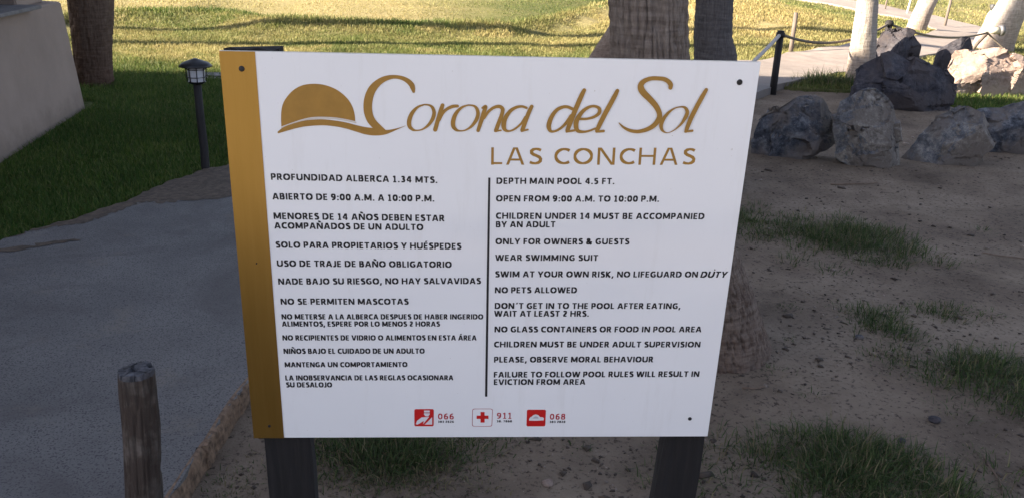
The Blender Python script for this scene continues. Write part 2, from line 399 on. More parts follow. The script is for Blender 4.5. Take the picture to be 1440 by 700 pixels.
nx, ny = len(gx), len(gy); idx = np.arange(nx*ny).reshape(ny, nx)
F = np.stack([idx[:-1, :-1], idx[:-1, 1:], idx[1:, 1:], idx[1:, :-1]], -1).reshape(-1, 4)
under = (inpoly(GX.ravel(), GY.ravel(), LAWN_A) | inpoly(GX.ravel(), GY.ravel(), LAWN_C) | (GY.ravel() > 12)); GZ = np.where(under, GZ-.3, GZ); GZ = np.where(GY.ravel() > 14.5, GZ-.9, GZ)
struct(mesh('ground', np.stack([GX.ravel(), GY.ravel(), GZ], -1), F, M_DIRT, smooth=True))
def setdry(o):
    co = np.empty(len(o.data.vertices)*3, np.float32); o.data.vertices.foreach_get('co', co); co = co.reshape(-1, 3)
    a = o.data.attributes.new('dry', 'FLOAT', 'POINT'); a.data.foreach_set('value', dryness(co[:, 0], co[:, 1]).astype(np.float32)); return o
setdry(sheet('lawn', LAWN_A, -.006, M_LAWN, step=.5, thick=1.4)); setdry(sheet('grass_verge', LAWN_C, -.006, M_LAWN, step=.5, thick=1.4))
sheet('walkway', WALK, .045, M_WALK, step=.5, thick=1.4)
strip = s2(CONC_EDGE, 10, .013, 9)
soil = strip + [p for p in le[::-1] if 2.8 < p[1] < 9.2]
sheet('soil_strip', soil, .0468, M_SOIL, follow=False)
for i, (sx, sy, a_, b_) in enumerate([(-2.52, 4.05, .10, .035), (-2.40, 4.14, .07, .03), (-2.33, 4.19, .05, .018), (-2.62, 3.93, .06, .02), (-2.5, 3.78, .045, .015)]):
    q = [(sx+a_*math.cos(t)*(1+.3*math.sin(3*t+i)), sy+b_*math.sin(t)*(1+.35*math.cos(4*t+i))+.4*a_*math.cos(t)) for t in np.linspace(0, 2*math.pi, 22)[:-1]]
    sheet('soil_patch', q, .0480+.0004*i, M_SOIL, follow=False)
sheet('bounce_deck', [(-6.0, -12), (14, -12), (14, -.35), (-6.0, -.35)], .055, M_DECK, follow=False)  # unseen deck, added so the sign has pale lit ground to reflect
# worn brown edge of the walkway
def edging():
    V = []; F = []; k = 0
    pts = smoothline([(x, y) for x, y in KERB[1:]], 60)
    for i, p in enumerate(pts):
        t = np.array(pts[min(i+1, len(pts)-1)])-np.array(pts[max(i-1, 0)]); t = t/np.linalg.norm(t); nrm = np.array([t[1], -t[0]])
        for j, (o_, z_) in enumerate([(-.012, .0455), (-.004, .0462), (.006, .043), (.012, .026), (.010, -.005), (.020, -.11)]):
            q = np.array(p)+nrm*(o_+.03*float(n2(i*.16, j*.9, 1.))*(j > 0)); V.append((q[0], q[1], z_-.012*abs(float(n2(i*.3, j*2., 1.)))*(j in (2, 3))))
        if i:
            for j in range(5): a = (i-1)*6+j; F.append((a, a+6, a+7, a+1))
    return struct(mesh('walkway_edging', V, F, M_EDGE, smooth=True))
edging()

# ------------------------------------------------------------------ buildings
def wall_buttress():
    t = thing('beige_building', (-4.0, 6.9, 0), 'beige stuccoed building corner with battered base and dark window at left edge', 'building')
    def prism(name, P, z0, z1, m, batter=0., parent=t, bev=.012):
        bm = bmesh.new(); a = []; b = []
        for (x, y) in P: a.append(bm.verts.new((x, y, z0)))
        for (x, y) in P: b.append(bm.verts.new((x-batter if x > -4.6 else x, y-batter*.6 if y > 7.2 else y, z1)))
        k = len(P)
        for i in range(k): bm.faces.new((a[i], a[(i+1) % k], b[(i+1) % k], b[i]))
        bm.faces.new(b); bm.faces.new(a[::-1])
        bmesh.ops.recalc_face_normals(bm, faces=bm.faces[:])
        if bev: bmesh.ops.bevel(bm, geom=bm.edges[:], offset=bev, segments=3, affect='EDGES')
        for v in bm.verts: v.co -= t.location
        return frombm(name, bm, m, parent, smooth=False)
    # line of the foot: (-4.02,7.89) -> (-3.30,3.9)
    prism('wall_base', [(-4.02, 7.9), (-7.0, 8.3), (-7.0, 3.6), (-3.27, 3.8)], -.1, .955, M_STUCCO, .075)
    prism('wall', [(-4.19, 7.74), (-7.0, 8.1), (-7.0, 7.0), (-4.02, 7.02)], .957, 5.9, M_STUCCO)
    prism('wall', [(-3.55, 4.6), (-7.0, 4.6), (-7.0, 3.7), (-3.42, 3.85)], .957, 5.9, M_STUCCO)
    prism('lintel', [(-4.02, 7.017), (-7, 7.017), (-7, 4.603), (-3.55, 4.603)], 2.2, 5.9, M_STUCCO)
    s = prism('sill', [(-3.86, 7.1), (-4.5, 7.0), (-4.1, 4.5), (-3.42, 4.5)], .957, .985, M_SILL, bev=.004)
    prism('window_glass', [(-4.3, 7.015), (-4.34, 7.015), (-3.9, 4.6), (-3.86, 4.6)], .987, 2.2, M_DARKGLASS, bev=0)
    for y0 in (6.93, 5.75, 4.62):
        xx = -4.27+(7.0-y0)*.18
        prism('window_frame', [(xx, y0), (xx-.05, y0), (xx-.05, y0+.06), (xx, y0+.06)], .987, 2.2, M_SILL, bev=0)
    return t
wall_buttress()
def house(name, loc, sx, sy, h, label, roofh=1.2, wm=M_STUCCO2, wins=()):
    t = thing(name, loc, label, 'building'); bm = bmesh.new(); box(bm, (-sx/2, -sy/2, 0), (sx/2, sy/2, h)); frombm('wall', bm, wm, t)
    bm = bmesh.new(); o = .0 if not roofh else .25
    a = [bm.verts.new((x*(sx/2+o), y*(sy/2+o), h+.01)) for x, y in ((-1, -1), (1, -1), (1, 1), (-1, 1))]
    r = [bm.verts.new((x*max(sx/2-sy/2, .2), 0, h+max(roofh, .1))) for x in (-1, 1)] if sx > sy else [bm.verts.new((0, y*(sy/2-sx/2), h+max(roofh, .1))) for y in (-1, 1)]
    if sx > sy: fs = [(a[0], a[1], r[1], r[0]), (a[1], a[2], r[1]), (a[2], a[3], r[0], r[1]), (a[3], a[0], r[0])]
    else: fs = [(a[0], a[1], r[0]), (a[1], a[2], r[1], r[0]), (a[2], a[3], r[1]), (a[3], a[0], r[0], r[1])]
    for f in fs: bm.faces.new(f)
    bm.faces.new(a[::-1]); frombm('roof', bm, M_ROOF, t)
    for (x, y, z, wx, wz, ax) in wins:
        bm = bmesh.new()
        if ax == 'y': box(bm, (x-wx/2, y-.02, z), (x+wx/2, y+.03, z+wz))
        else: box(bm, (x-.02, y-wx/2, z), (x+.03, y+wx/2, z+wz))
        frombm('window', bm, M_DARKGLASS, t)
    return t
house('main_building', (-9.5, 3.7, 0), 4.0, 10.1, 5.85, 'long pale two storey building left of the photo, casting the shade', 1.1,
      wins=[(2.0, y, z, 1.4, 1.3, 'x') for y in (-3.5, -1, 1.5, 4) for z in (1., 3.9)])
house('pool_house', (6, -15, 0), 16, 6, 3.2, 'pale pool house with clay roof behind the photographer', 1.4,
      wins=[(x, 3.0, 1., 1.3, 1.3, 'y') for x in (-6, -3, 0, 3, 6)])

# ------------------------------------------------------------------ palms
def trunk(path, rad, m, parent, seg=150, vis=2.2, K=30, Kz=5., A=.010, ring=0., seed=0., step=.014):
    P = smoothline([np.array((*p, r)) for p, r in zip(path, rad)], 40); P = np.array(P)
    z = P[:, 2]; zz = np.concatenate([np.arange(z[0], min(vis, z[-1]), step), np.arange(vis, z[-1]+.3, .18)])
    zz = zz[zz <= z[-1]]
    cx = np.interp(zz, z, P[:, 0]); cy = np.interp(zz, z, P[:, 1]); rr = np.interp(zz, z, P[:, 3])
    th = np.linspace(0, 2*math.pi, seg, endpoint=False); T, Zg = np.meshgrid(th, zz); Rg = rr[:, None]+0*T
    ct, st = np.cos(T), np.sin(T)
    p = np.stack([ct*Rg*K+seed+20, st*Rg*K+20, Zg*Kz+seed], -1)
    n1 = vn(p); rid = np.abs(n1-.5)*2                                 # 0 in the cracks
    crack = 1-np.clip(rid/.24, 0, 1)
    big = fbm(np.stack([ct*2+seed+9, st*2+9, Zg*1.3+5], -1), 3)
    ringd = ring*np.sin(Zg*2*math.pi/.05+4*vn(np.stack([ct*2+9, st*2+9, Zg*4], -1)))
    d = -A*crack + .35*A*(vn(p*2.3+5)-.5) + .03*big*Rg/.2 + ringd
    V = np.stack([cx[:, None]+ct*(Rg+d), cy[:, None]+st*(Rg+d), Zg], -1).reshape(-1, 3) - np.array(parent.location)
    a, b = len(zz), seg; ix = np.arange(a*b).reshape(a, b)
    F = np.stack([ix[:-1], np.roll(ix, -1, 1)[:-1], np.roll(ix, -1, 1)[1:], ix[1:]], -1).reshape(-1, 4)
    return mesh('trunk', V, F, m, parent, smooth=True)
def crown(top, parent, seed, nf=26, L=1.15):
    r = np.random.default_rng(seed); V = []; F = []
    top = np.array(top)-np.array(parent.location)
    for i in range(nf):
        az = i*2.4+r.normal(0, .2); el = math.radians(r.uniform(-55, 70)); d = np.array([math.cos(el)*math.cos(az), math.cos(el)*math.sin(az), math.sin(el)])
        s = np.cross(d, (0, 0, 1)); s = s/np.linalg.norm(s); u = np.cross(s, d); hub = top+d*L*.8
        k = len(V); V += [tuple(top+s*.02), tuple(top-s*.02), tuple(hub-s*.015), tuple(hub+s*.015)]; F.append((k, k+1, k+2, k+3))
        for j in range(17):
            a = (j-8)/8*1.35; dd = d*math.cos(a)+s*math.sin(a); pe = -d*math.sin(a)+s*math.cos(a)
            l = L*(1-.25*abs(a)/1.35)*r.uniform(.85, 1.1); k = len(V); mid = hub+dd*l*.55+u*.06; tip = hub+dd*l-np.array([0, 0, .28*l])
            V += [tuple(hub), tuple(mid+pe*.04), tuple(tip), tuple(mid-pe*.04)]; F += [(k, k+1, k+2, k+3)]
    mesh('crown', V, F, M_FROND, parent)
GP = 'palm trees standing on the lawn and beside the path'
def palm(base, path, rad, m, label, seed, crownL=1.15, **k):
    t = thing('palm_tree', base, label, 'palm tree', GP)
    trunk([(base[0], base[1], -.15)]+path, rad, m, t, seed=seed*3.1, **k); crown(path[-1], t, seed, L=crownL); return t
palm((.88, 3.42, 0), [(.80, 3.40, .22), (.70, 3.36, .5), (.55, 3.32, .95), (.475, 3.3, 1.4), (.41, 3.3, 2.2), (.35, 3.3, 4), (.4, 3.4, 6.5)], [.33, .245, .205, .165, .148, .145, .14, .13],
     M_BARK, 'leaning grey palm with deeply furrowed bark directly behind the white sign', 1, seg=300, K=62, Kz=5, A=.012, step=.011, ring=.0022)
palm((1.45, 6.0, 0), [(1.41, 6.0, .3), (1.36, 6.0, .87), (1.31, 6.0, 1.25), (1.27, 6, 3), (1.3, 6.1, 7)], [.23, .18, .146, .124, .12, .11],
     M_BARKD, 'upright grey palm just right of the furrowed one, behind the sign', 2, seg=220, K=50, Kz=9, A=.006, ring=.002)
palm((.96, 10.2, 0), [(1.10, 10.2, .26), (1.33, 10.2, .80), (1.50, 10.2, 1.3), (1.9, 10.2, 3), (2.1, 10.2, 7)], [.33, .31, .23, .19, .17, .14],
     M_BARK2, 'palm leaning right, mostly hidden behind the furrowed palm, its left edge sunlit', 3, seg=90, step=.03, K=24)
palm((-4.55, 9.2, 0), [(-4.53, 9.2, .3), (-4.48, 9.2, .87), (-4.45, 9.2, 1.5), (-4.3, 9.2, 4), (-4.2, 9.3, 7.5)], [.20, .19, .225, .235, .21, .16],
     M_BARKB, 'brown palm with woven bark beside the beige building', 4, seg=110, step=.018, K=34, Kz=16, A=.012)
palm((4.39, 11.1, 0), [(4.37, 11.1, .35), (4.33, 11.1, 1.0), (4.29, 11.1, 1.6), (4.2, 11.1, 4), (4.2, 11.2, 7)], [.19, .163, .128, .12, .115, .10],
     M_BARKP, 'slim pale palm rising beside the dark boulders, foot in shade', 5, seg=80, step=.02, K=26, A=.004, ring=.003)
palm((8.17, 18.26, 0), [(8.22, 18.26, .2), (8.36, 18.26, .75), (8.6, 18.26, 1.5), (9.3, 18.3, 4), (10, 18.4, 8)], [.24, .20, .185, .18, .17, .15],
     M_BARKP, 'pale sunlit palm leaning right beyond the path', 6, seg=60, step=.04, A=.003, ring=.002)
palm((8.47, 15.7, 0), [(8.50, 15.7, .15), (8.58, 15.7, .5), (8.74, 15.7, .95), (9.0, 15.7, 1.6), (9.6, 15.8, 4), (10.2, 16, 8)], [.38, .33, .29, .255, .24, .22, .18],
     M_BARKP, 'thick pale sunlit palm leaning right at the right edge, near the loop of the path', 7, seg=90, step=.03, A=.008, K=14)
for i, (bx, by, lb) in enumerate([(-9.6, 12.1, 'tall palm behind the beige building, just outside the photo on the left'), (-13.5, 13.1, 'farther tall palm on the lawn, well outside the photo on the left')]):
    palm((bx, by, float(H(bx, by))), [(bx, by, .4), (bx+.1, by, 2), (bx+.2, by+.1, 6), (bx+.2, by+.1, 12+i*.6)], [.26, .22, .20, .19, .16],
         M_BARKB, lb, 11+i, seg=24, step=.2, A=0)

# ------------------------------------------------------------------ boulders
def rock(Yd, outl, m, label, depth, seed, m2=None, dr=None, tilt=0.):
    r = np.random.default_rng(seed); O = np.array(outl); c = O.mean(0); k = len(O); D = depth
    V = []; F = []
    def ring(sc, yo, jit, dz=0., lo=-.12):
        i0 = len(V); sk = r.uniform(-.12, .12)
        for q in O:
            s = sc*(1+r.uniform(-jit, jit)); p = c+(q-c)*s
            V.append((p[0], Yd+yo+r.uniform(-.18, .18)*D*(jit > 0)+tilt*(p[1]-c[1]), max(p[1]+dz, lo) if p[1] > .05 or sc != 1 else p[1]-.04)); 
        return i0
    fr = [r.uniform(-.1, .1), r.uniform(-.05, .15)]
    ctr = len(V); V.append((c[0]+fr[0]*D, Yd-.42*D, c[1]+fr[1]*D*.6))
    a = ring(.55, -.30*D, .22, .02); b = ring(1., .0, .0); d = ring(.88, .45*D, .10, -.03); e = ring(.5, .8*D, .15, -.03)
    bc_ = len(V); V.append((c[0], Yd+.92*D, c[1]*.8))
    for i in range(k):
        j = (i+1) % k
        F += [(ctr, a+i, a+j), (a+i, b+i, a+j), (a+j, b+i, b+j), (b+i, d+i, b+j), (b+j, d+i, d+j), (d+i, e+i, d+j), (d+j, e+i, e+j), (e+i, bc_, e+j)]
    bm = bmesh.new(); vs = [bm.verts.new(v) for v in V]
    for f in F: bm.faces.new([vs[i] for i in f])
    bmesh.ops.recalc_face_normals(bm, faces=bm.faces[:])
    bmesh.ops.smooth_vert(bm, verts=bm.verts[:], factor=.12, use_axis_x=False, use_axis_y=True, use_axis_z=False)
    for it in range(5):
        es = [x for x in bm.edges if x.calc_length() > .03]
        if not es: break
        bmesh.ops.subdivide_edges(bm, edges=es, cuts=1, use_grid_fill=True); bmesh.ops.triangulate(bm, faces=bm.faces[:])
    co = np.array([v.co[:] for v in bm.verts]); cc = co.mean(0); half = (co.max(0)-co.min(0))/2
    co = co + .10*D*fbm(co*2.1+seed*5+40, 2)[:, None]*(co-cc)/np.linalg.norm(co-cc, axis=1)[:, None]
    for q_ in range(26):
        fy = -1 if q_ < 16 else 1
        d_ = np.array([r.normal(0, .75), fy*r.uniform(.45, 1.), max(r.normal(.3, .55), -.12)]); d_ /= np.linalg.norm(d_); dd = (co-cc)@d_
        lim = np.quantile(dd, r.uniform(.76, .94)); over = np.maximum(dd-lim, 0); co = co-over[:, None]*d_*.96
    lo_, hi_ = O.min(0), O.max(0); lo_ = np.array([lo_[0], -.13])
    for ax, j_ in ((0, 0), (2, 1)):
        a_lo, a_hi = co[:, ax].min(), co[:, ax].max(); co[:, ax] = lo_[j_]+(co[:, ax]-a_lo)/(a_hi-a_lo)*(hi_[j_]-lo_[j_])
    for v, q_ in zip(bm.verts, co): v.co = q_
    bm.normal_update()
    n_ = fbm(co*3.2+seed*5+40, 3); cell = np.abs(vn(co*7+seed*3+60)-.5); n3 = fbm(co*26+seed+90, 3)
    lo3, hi3 = co.min(0), co.max(0); sd = lo3+(hi3-lo3)*r.random((20, 3)); tl = r.normal(0, .10, (20, 3)); of = r.uniform(-.005, .004, 20)
    near_ = np.argmin(((co[:, None, :]*np.array([1, 1, 1.25])-sd[None]*np.array([1, 1, 1.25]))**2).sum(-1)+.003*fbm(co*18+9, 3)[:, None]*r.normal(0, 1, 20)[None], axis=1)
    frac = of[near_]+np.clip(((co-sd[near_])*tl[near_]).sum(1), -.03, .03); frac *= min(1.2, D/.45)
    for v, fr_ in zip(bm.verts, frac): v.co += v.normal*fr_
    for v, x1, x2, x3 in zip(bm.verts, n_, cell, n3): v.co += v.normal*(.03*x1 - .012*max(0, .06-x2)/.06*D + .012*x3)
    if m2:
        bm.normal_update(); dv = Vector(dr).normalized()
        cen = [f.calc_center_median() for f in bm.faces]; wn = fbm(np.array([q[:] for q in cen])*5+seed, 3)
        for f, q, w_n in zip(bm.faces, cen, wn):
            if f.normal.dot(dv)+.35*w_n+(q-Vector(cc)).dot(dv)*.6/D > .42: f.material_index = 1
    base = Vector((c[0], Yd+.2*D, 0))
    for v in bm.verts: v.co -= base
    o = frombm('boulder', bm, m, smooth=False); o.location = base; o.location.z = 0
    if m2: o.data.materials.append(m2)
    return tag(o, label, 'boulder', 'boulders along the path')

rock(7.0, [(1.72, .22), (1.80, .40), (1.869, .365), (1.954, .323), (2.006, .267), (1.997, .082), (1.94, -.014), (1.85, -.016), (1.72, .0)], M_RK_BRN, 'red-brown boulder half hidden by the right edge of the sign', .5, 21)
rock(6.85, [(1.972, .011), (1.97, .11), (2.002, .301), (2.079, .355), (2.167, .409), (2.373, .461), (2.56, .49), (2.636, .437), (2.66, .29), (2.602, .161), (2.511, .123), (2.249, -.003), (2.099, .003)], M_RK_TG, 'broad boulder with a split blue-grey face, left of the tall grey one', .5, 22, M_RK_BLUE, (-.45, -.85, -.1))
rock(6.6, [(2.504, .489), (2.516, .353), (2.56, .216), (2.685, .063), (2.821, -.018), (3.026, .018), (3.131, .101), (3.127, .235), (3.03, .398), (2.924, .558), (2.8, .586), (2.699, .55), (2.681, .468)], M_RK_GREY, 'tall upright lichen-grey boulder in the middle of the front row', .5, 23, M_RK_TG, (.6, -.7, -.1))
rock(6.85, [(3.257, .253), (3.307, .283), (3.483, .392), (3.639, .454), (3.789, .459), (3.902, .406), (3.933, .322), (3.885, .234), (3.77, .114), (3.613, -.039), (3.478, .004), (3.311, .033), (3.264, .155)], M_RK_GREY, 'wedge-shaped grey boulder tapering down to the left, right of the tall one', .45, 24, M_RK_TG, (.75, -.6, -.1))
rock(7.3, [(4.0, .059), (4.04, .387), (4.2, .44), (4.5, .45), (4.70, .30), (4.75, -.042), (4.4, -.057), (4.05, -.019)], M_RK_BLUE, 'dark blue boulder cut by the right edge of the photo', .6, 25)
rock(9.3, [(3.644, .013), (3.631, .32), (3.773, .475), (3.961, .571), (4.11, .502), (4.233, .453), (4.51, .402), (4.719, .318), (4.796, .168), (4.814, -.025), (4.367, -.04), (3.976, -.022), (3.765, -.061)], M_RK_DARK, 'biggest dark boulder, broad with a ridged top, behind the front row', .75, 26)
rock(11.3, [(4.60, .10), (4.573, .504), (4.705, .687), (4.861, .585), (5.003, .465), (5.146, .433), (5.24, .328), (5.337, .167), (5.3, -.05), (4.738, -.05)], M_RK_DARK, 'pointed grey boulder behind the slim pale palm', .5, 27)
rock(11.5, [(5.50, .0), (5.526, .318), (5.658, .415), (5.768, .566), (5.883, .597), (5.975, .518), (5.995, .38), (5.86, .27), (5.82, .102), (5.80, -.03), (5.639, -.04)], M_RK_DARK, 'small knob-headed dark boulder standing left of the tan one', .32, 28)
rock(10.4, [(5.13, .423), (5.258, .46), (5.433, .433), (5.64, .456), (5.817, .537), (5.992, .584), (6.257, .535), (6.38, .161), (6.15, -.02), (5.93, -.04), (5.6, -.03), (5.25, -.02), (5.14, .2)], M_RK_TAN, 'sunlit tan boulder with a saddle-shaped top at right', .6, 29)

# ------------------------------------------------------------------ rope fence, stakes
def post(name, x, y, z0, z1, r, m, label, cat, lean=(0, 0), grp=None, cap=True):
    t = thing(name, (x, y, z0), label, cat, grp)
    tubes('shaft', [([(0, 0, -.15), (lean[0]*.3, lean[1]*.3, (z1-z0)*.3), (lean[0], lean[1], z1-z0)], [r*1.05, r, r*.96])], m, t, 12)
    if cap: tubes('rope_knot', [([(lean[0], lean[1], z1-z0-.075), (lean[0], lean[1], z1-z0-.02)], r*1.25)], m, t, 12)
    return t
GF = 'posts of the rope fence'
def zg(x, y): return float(H(x, y))
post('fence_post', 3.06, 10.29, 0, .70, .042, M_BLACKWOOD, 'black rope-fence post right beside the sign, near side of path', 'fence post', grp=GF)
post('fence_post', 4.36, 13.99, 0, .66, .036, M_POSTGREY, 'weathered brown post on the far side of the path', 'fence post', grp=GF, cap=False)
post('fence_post', 5.02, 12.0, 0, .735, .045, M_BLACKWOOD, 'black rope-fence post top showing above the pointed boulder', 'fence post', grp=GF)
def catenary(a, b, sag, k=18):
    a = np.array(a); b = np.array(b)
    return [tuple(a+(b-a)*t-np.array([0, 0, sag*4*t*(1-t)])) for t in np.linspace(0, 1, k+1)]
def rope(a, b, sag, r, m, label):
    c = np.array(a); pts = [tuple(np.array(p)-c) for p in catenary(a, b, sag)]
    V, F = tube(pts, r, 8); o = mesh('rope', V, F, m, smooth=True); o.location = a; return tag(o, label, 'rope', 'ropes of the fence')
rope((3.06, 10.29, .66), (2.1, 8.9, .18), .02, .022, M_ROPEP, 'pale rope running down left from the black post towards the sign')
rope((3.06, 10.29, .66), (5.02, 12.0, .69), .17, .017, M_ROPE, 'brown rope sagging behind the slim palm between two black posts')
rope((5.02, 12.0, .69), (7.97, 15.0, .37), .13, .017, M_ROPE, 'long dark rope sagging over the boulders to the leaning pole')
rope((7.97, 15.0, .36), (8.36, 14.95, .05), .0, .016, M_ROPE, 'short dark rope running down right to the foot of the thick palm')
t = thing('leaning_pole', (7.70, 15.0, .05), 'grey leaning wooden pole in front of the thick pale palm', 'pole')
tubes('shaft', [([(0, 0, -.1), (.14, 0, .15), (.27, 0, .32)], .03)], M_POSTGREY, t, 10)
t = thing('floodlight', (8.06, 15.0, .40), 'small grey floodlight with a dark rim, at the top of the leaning pole', 'floodlight')
tubes('housing', [([(-.06, 0, -.01), (-.01, 0, 0), (.10, 0, .01)], [.03, .055, .06])], M_BOX, t, 16)
tubes('rim', [([(.10, 0, .01), (.16, 0, .016)], [.085, .09])], M_GREY, t, 16)
GS = 'thin stakes beyond the path'
for x, y, h, r, m, lb, ln in [(9.62, 20.0, .66, .032, M_POSTGREY, 'brown thin stake standing between the two leaning pale palms', (.03, 0)),
                              (9.85, 22.6, .50, .022, M_WHITEPIPE, 'pale thin stake left of the slimmer leaning palm', (.05, 0)),
                              (9.6, 23.4, .56, .022, M_POSTGREY, 'grey thin stake above the pointed boulder', (.04, 0))]:
    z0 = zg(x, y); post('stake', x, y, z0, z0+h-z0*.3, r, m, lb, 'stake', ln, GS, False)
# standpipe by the thick palm
t = thing('standpipe', (8.70, 16.5, .02), 'white curved water pipe with a grey tap head left of the thick palm', 'standpipe')
tubes('pipe', [([(.0, 0, -.1), (-.03, 0, .2), (-.03, 0, .42), (0, 0, .56), (.05, 0, .64)], .014), ([(.02, 0, .30), (.07, 0, .45), (.07, 0, .62)], .012)], M_WHITEPIPE, t)
tubes('tap_head', [([(.06, 0, .62), (.06, 0, .70), (.06, 0, .735)], [.03, .055, .04])], M_GREY, t)
tubes('handle', [([(.0, 0, .72), (.12, 0, .72)], .012)], M_GREY, t)
# utility box & cover
t = thing('utility_box', (3.9, 19.6, zg(3.9, 19.6)), 'small beige utility box between the two big palm trunks', 'utility box')
bm = bmesh.new(); box(bm, (-.16, -.12, -.05), (.16, .12, .26), .01); frombm('body', bm, M_BOX, t)
bm = bmesh.new(); box(bm, (-.18, -.14, .261), (.18, .14, .29), .008); frombm('lid', bm, M_CONC, t)
t = thing('valve_cover', (-3.5, 9.95, 0), 'low grey concrete valve cover on the lawn behind the lantern', 'valve cover')
bm = bmesh.new(); box(bm, (-.26, -.17, -.05), (.26, .17, .012), .008); frombm('frame', bm, M_CONC, t)
bm = bmesh.new(); box(bm, (-.21, -.12, .0125), (.21, .12, .03), .006); frombm('lid', bm, M_SILL, t)

# ------------------------------------------------------------------ path lantern
t = thing('path_lantern', (-2.15, 5.74, 0), 'black path lantern with frosted panes on a thin leaning wooden post', 'lantern')
tubes('post', [([(.004, 0, -.1), (.003, 0, .02), (.005, .004, .2), (.001, 0, .40), (.0, 0, .645)], [.031, .029, .028, .027, .026])], M_BLACKWOOD, t, 14)
LT = .64
def ringbox(bm, s0, z0, s1, z1, k=8):
    a = [bm.verts.new((s0*math.cos(2*math.pi*(i+.5)/k), s0*math.sin(2*math.pi*(i+.5)/k), z0)) for i in range(k)]
    b = [bm.verts.new((s1*math.cos(2*math.pi*(i+.5)/k), s1*math.sin(2*math.pi*(i+.5)/k), z1)) for i in range(k)]
    for i in range(k): bm.faces.new((a[i], a[(i+1) % k], b[(i+1) % k], b[i]))
    bm.faces.new(b); bm.faces.new(a[::-1])
bm = bmesh.new(); ringbox(bm, .046, LT-.015, .063, LT); frombm('base', bm, M_BLACK, t)
bm = bmesh.new(); ringbox(bm, .052, LT+.001, .058, LT+.105); frombm('glass', bm, M_FROST, t)
for i in range(8):
    a = 2*math.pi*(i+.5)/8
    tubes('bar', [([(.060*math.cos(a), .060*math.sin(a), LT), (.067*math.cos(a), .067*math.sin(a), LT+.108)], .0035)], M_BLACK, t, 6)
for zz_ in (.03, .082):
    tubes('cage_ring', [([((.0615+zz_*.06)*math.cos(q), (.0615+zz_*.06)*math.sin(q), LT+zz_) for q in np.linspace(math.pi/8, 2*math.pi+math.pi/8, 9)], .0028)], M_BLACK, t, 6)
bm = bmesh.new(); pr = [(.105, LT+.098), (.108, LT+.104), (.085, LT+.124), (.055, LT+.136), (.022, LT+.147), (.012, LT+.152)]
prev = None
for r_, z_ in pr:
    cur = [bm.verts.new((r_*math.cos(2*math.pi*i/24), r_*math.sin(2*math.pi*i/24), z_)) for i in range(24)]
    if prev:
        for i in range(24): bm.faces.new((prev[i], prev[(i+1) % 24], cur[(i+1) % 24], cur[i]))
    else: bm.faces.new(cur[::-1])
    prev = cur
bm.faces.new(prev); frombm('cap', bm, M_BLACK, t, True)

# ------------------------------------------------------------------ log bollard, lower left
t = thing('log_bollard', (-.91, 1.85, -.02), 'short weathered log bollard with cracked bluish top, lower left on the walkway edge', 'bollard')
def log():
    zz = np.arange(-.15, .6, .008); th = np.linspace(0, 2*math.pi, 90, endpoint=False); T, Z = np.meshgrid(th, zz)
    top = .612; ct, st = np.cos(T), np.sin(T); Rr = .0455+.003*(.5-Z/.6)
    Rr = Rr+.005*fbm(np.stack([ct*1.5+9, st*1.5+9, Z*5+3], -1), 3)*2 - .0045*(1-np.clip(np.abs(vn(np.stack([ct*5+30, st*5+30, Z*5], -1))-.5)/.12, 0, 1)) + .0015*(vn(np.stack([ct*9+5, st*9+5, Z*7], -1))-.5)
    V = np.stack([ct*Rr-.03*(1-Z/.6)-.003*np.sin(Z*9), st*Rr, Z], -1).reshape(-1, 3); a, b = T.shape; ix = np.arange(a*b).reshape(a, b)
    F = np.stack([ix[:-1], np.roll(ix, -1, 1)[:-1], np.roll(ix, -1, 1)[1:], ix[1:]], -1).reshape(-1, 4)
    mesh('log', V, F, M_LOG, t, True)
    rim = V[-90:]; cc = rim.mean(0); W = [rim]; FF = []
    for k, s in enumerate((.96, .8, .6, .4, .2)):
        q = cc+(rim-cc)*s; q[:, 2] = .6+.006+.010*fbm(np.stack([q[:, 0]*60+20, q[:, 1]*60+20, 0*q[:, 0]+4], -1), 3)-.012*(np.abs(vn(np.stack([q[:, 0]*45+8, q[:, 1]*45+30, 0*q[:, 0]], -1))-.5) < .06); W.append(q)
    W = np.concatenate(W+[np.array([[cc[0], cc[1], .6]])])
    for k in range(5):
        for i in range(90): j = (i+1) % 90; FF.append((k*90+i, k*90+j, k*90+90+j, k*90+90+i))
    for i in range(90): FF.append((450+i, 450+(i+1) % 90, 540))
    mesh('top', W, FF, M_LOGTOP, t, False)
log()

# ------------------------------------------------------------------ the sign
BC = Vector((-0.05287, 1.93686, 0.8591)); YAW = 0.069590; TILT = -0.033971
a_ = Vector((math.cos(YAW), math.sin(YAW), 0)); nn = Vector((-math.sin(YAW), math.cos(YAW), 0))
u_ = Vector((0, 0, 1))*math.cos(TILT)+nn*math.sin(TILT); w_ = a_.cross(u_)
sign = thing('pool_rules_sign', (BC.x, BC.y, 0), 'large white and gold pool rules sign on two dark wooden posts', 'sign')
MB = Matrix(((a_.x, u_.x, w_.x, 0), (a_.y, u_.y, w_.y, 0), (a_.z, u_.z, w_.z, BC.z), (0, 0, 0, 1)))
def plate(name, P, z0, z1, m, parent, bev=0.):
    bm = bmesh.new(); k = len(P)
    a = [bm.verts.new((p[0], p[1], z0)) for p in P]; b = [bm.verts.new((p[0], p[1], z1)) for p in P]
    for i in range(k): bm.faces.new((a[i], a[(i+1) % k], b[(i+1) % k], b[i]))
    bm.faces.new(b); bm.faces.new(a[::-1]); bmesh.ops.recalc_face_normals(bm, faces=bm.faces[:])
    if bev: bmesh.ops.bevel(bm, geom=[e for e in bm.edges if abs(e.verts[0].co.z-e.verts[1].co.z) < 1e-6], offset=bev, segments=2, affect='EDGES')
    return frombm(name, bm, m, parent)
PANEL= [(-0.5991, 0.4945), (0.6007, 0.4989), (0.5987, -0.4975), (-0.6016, -0.4957)]
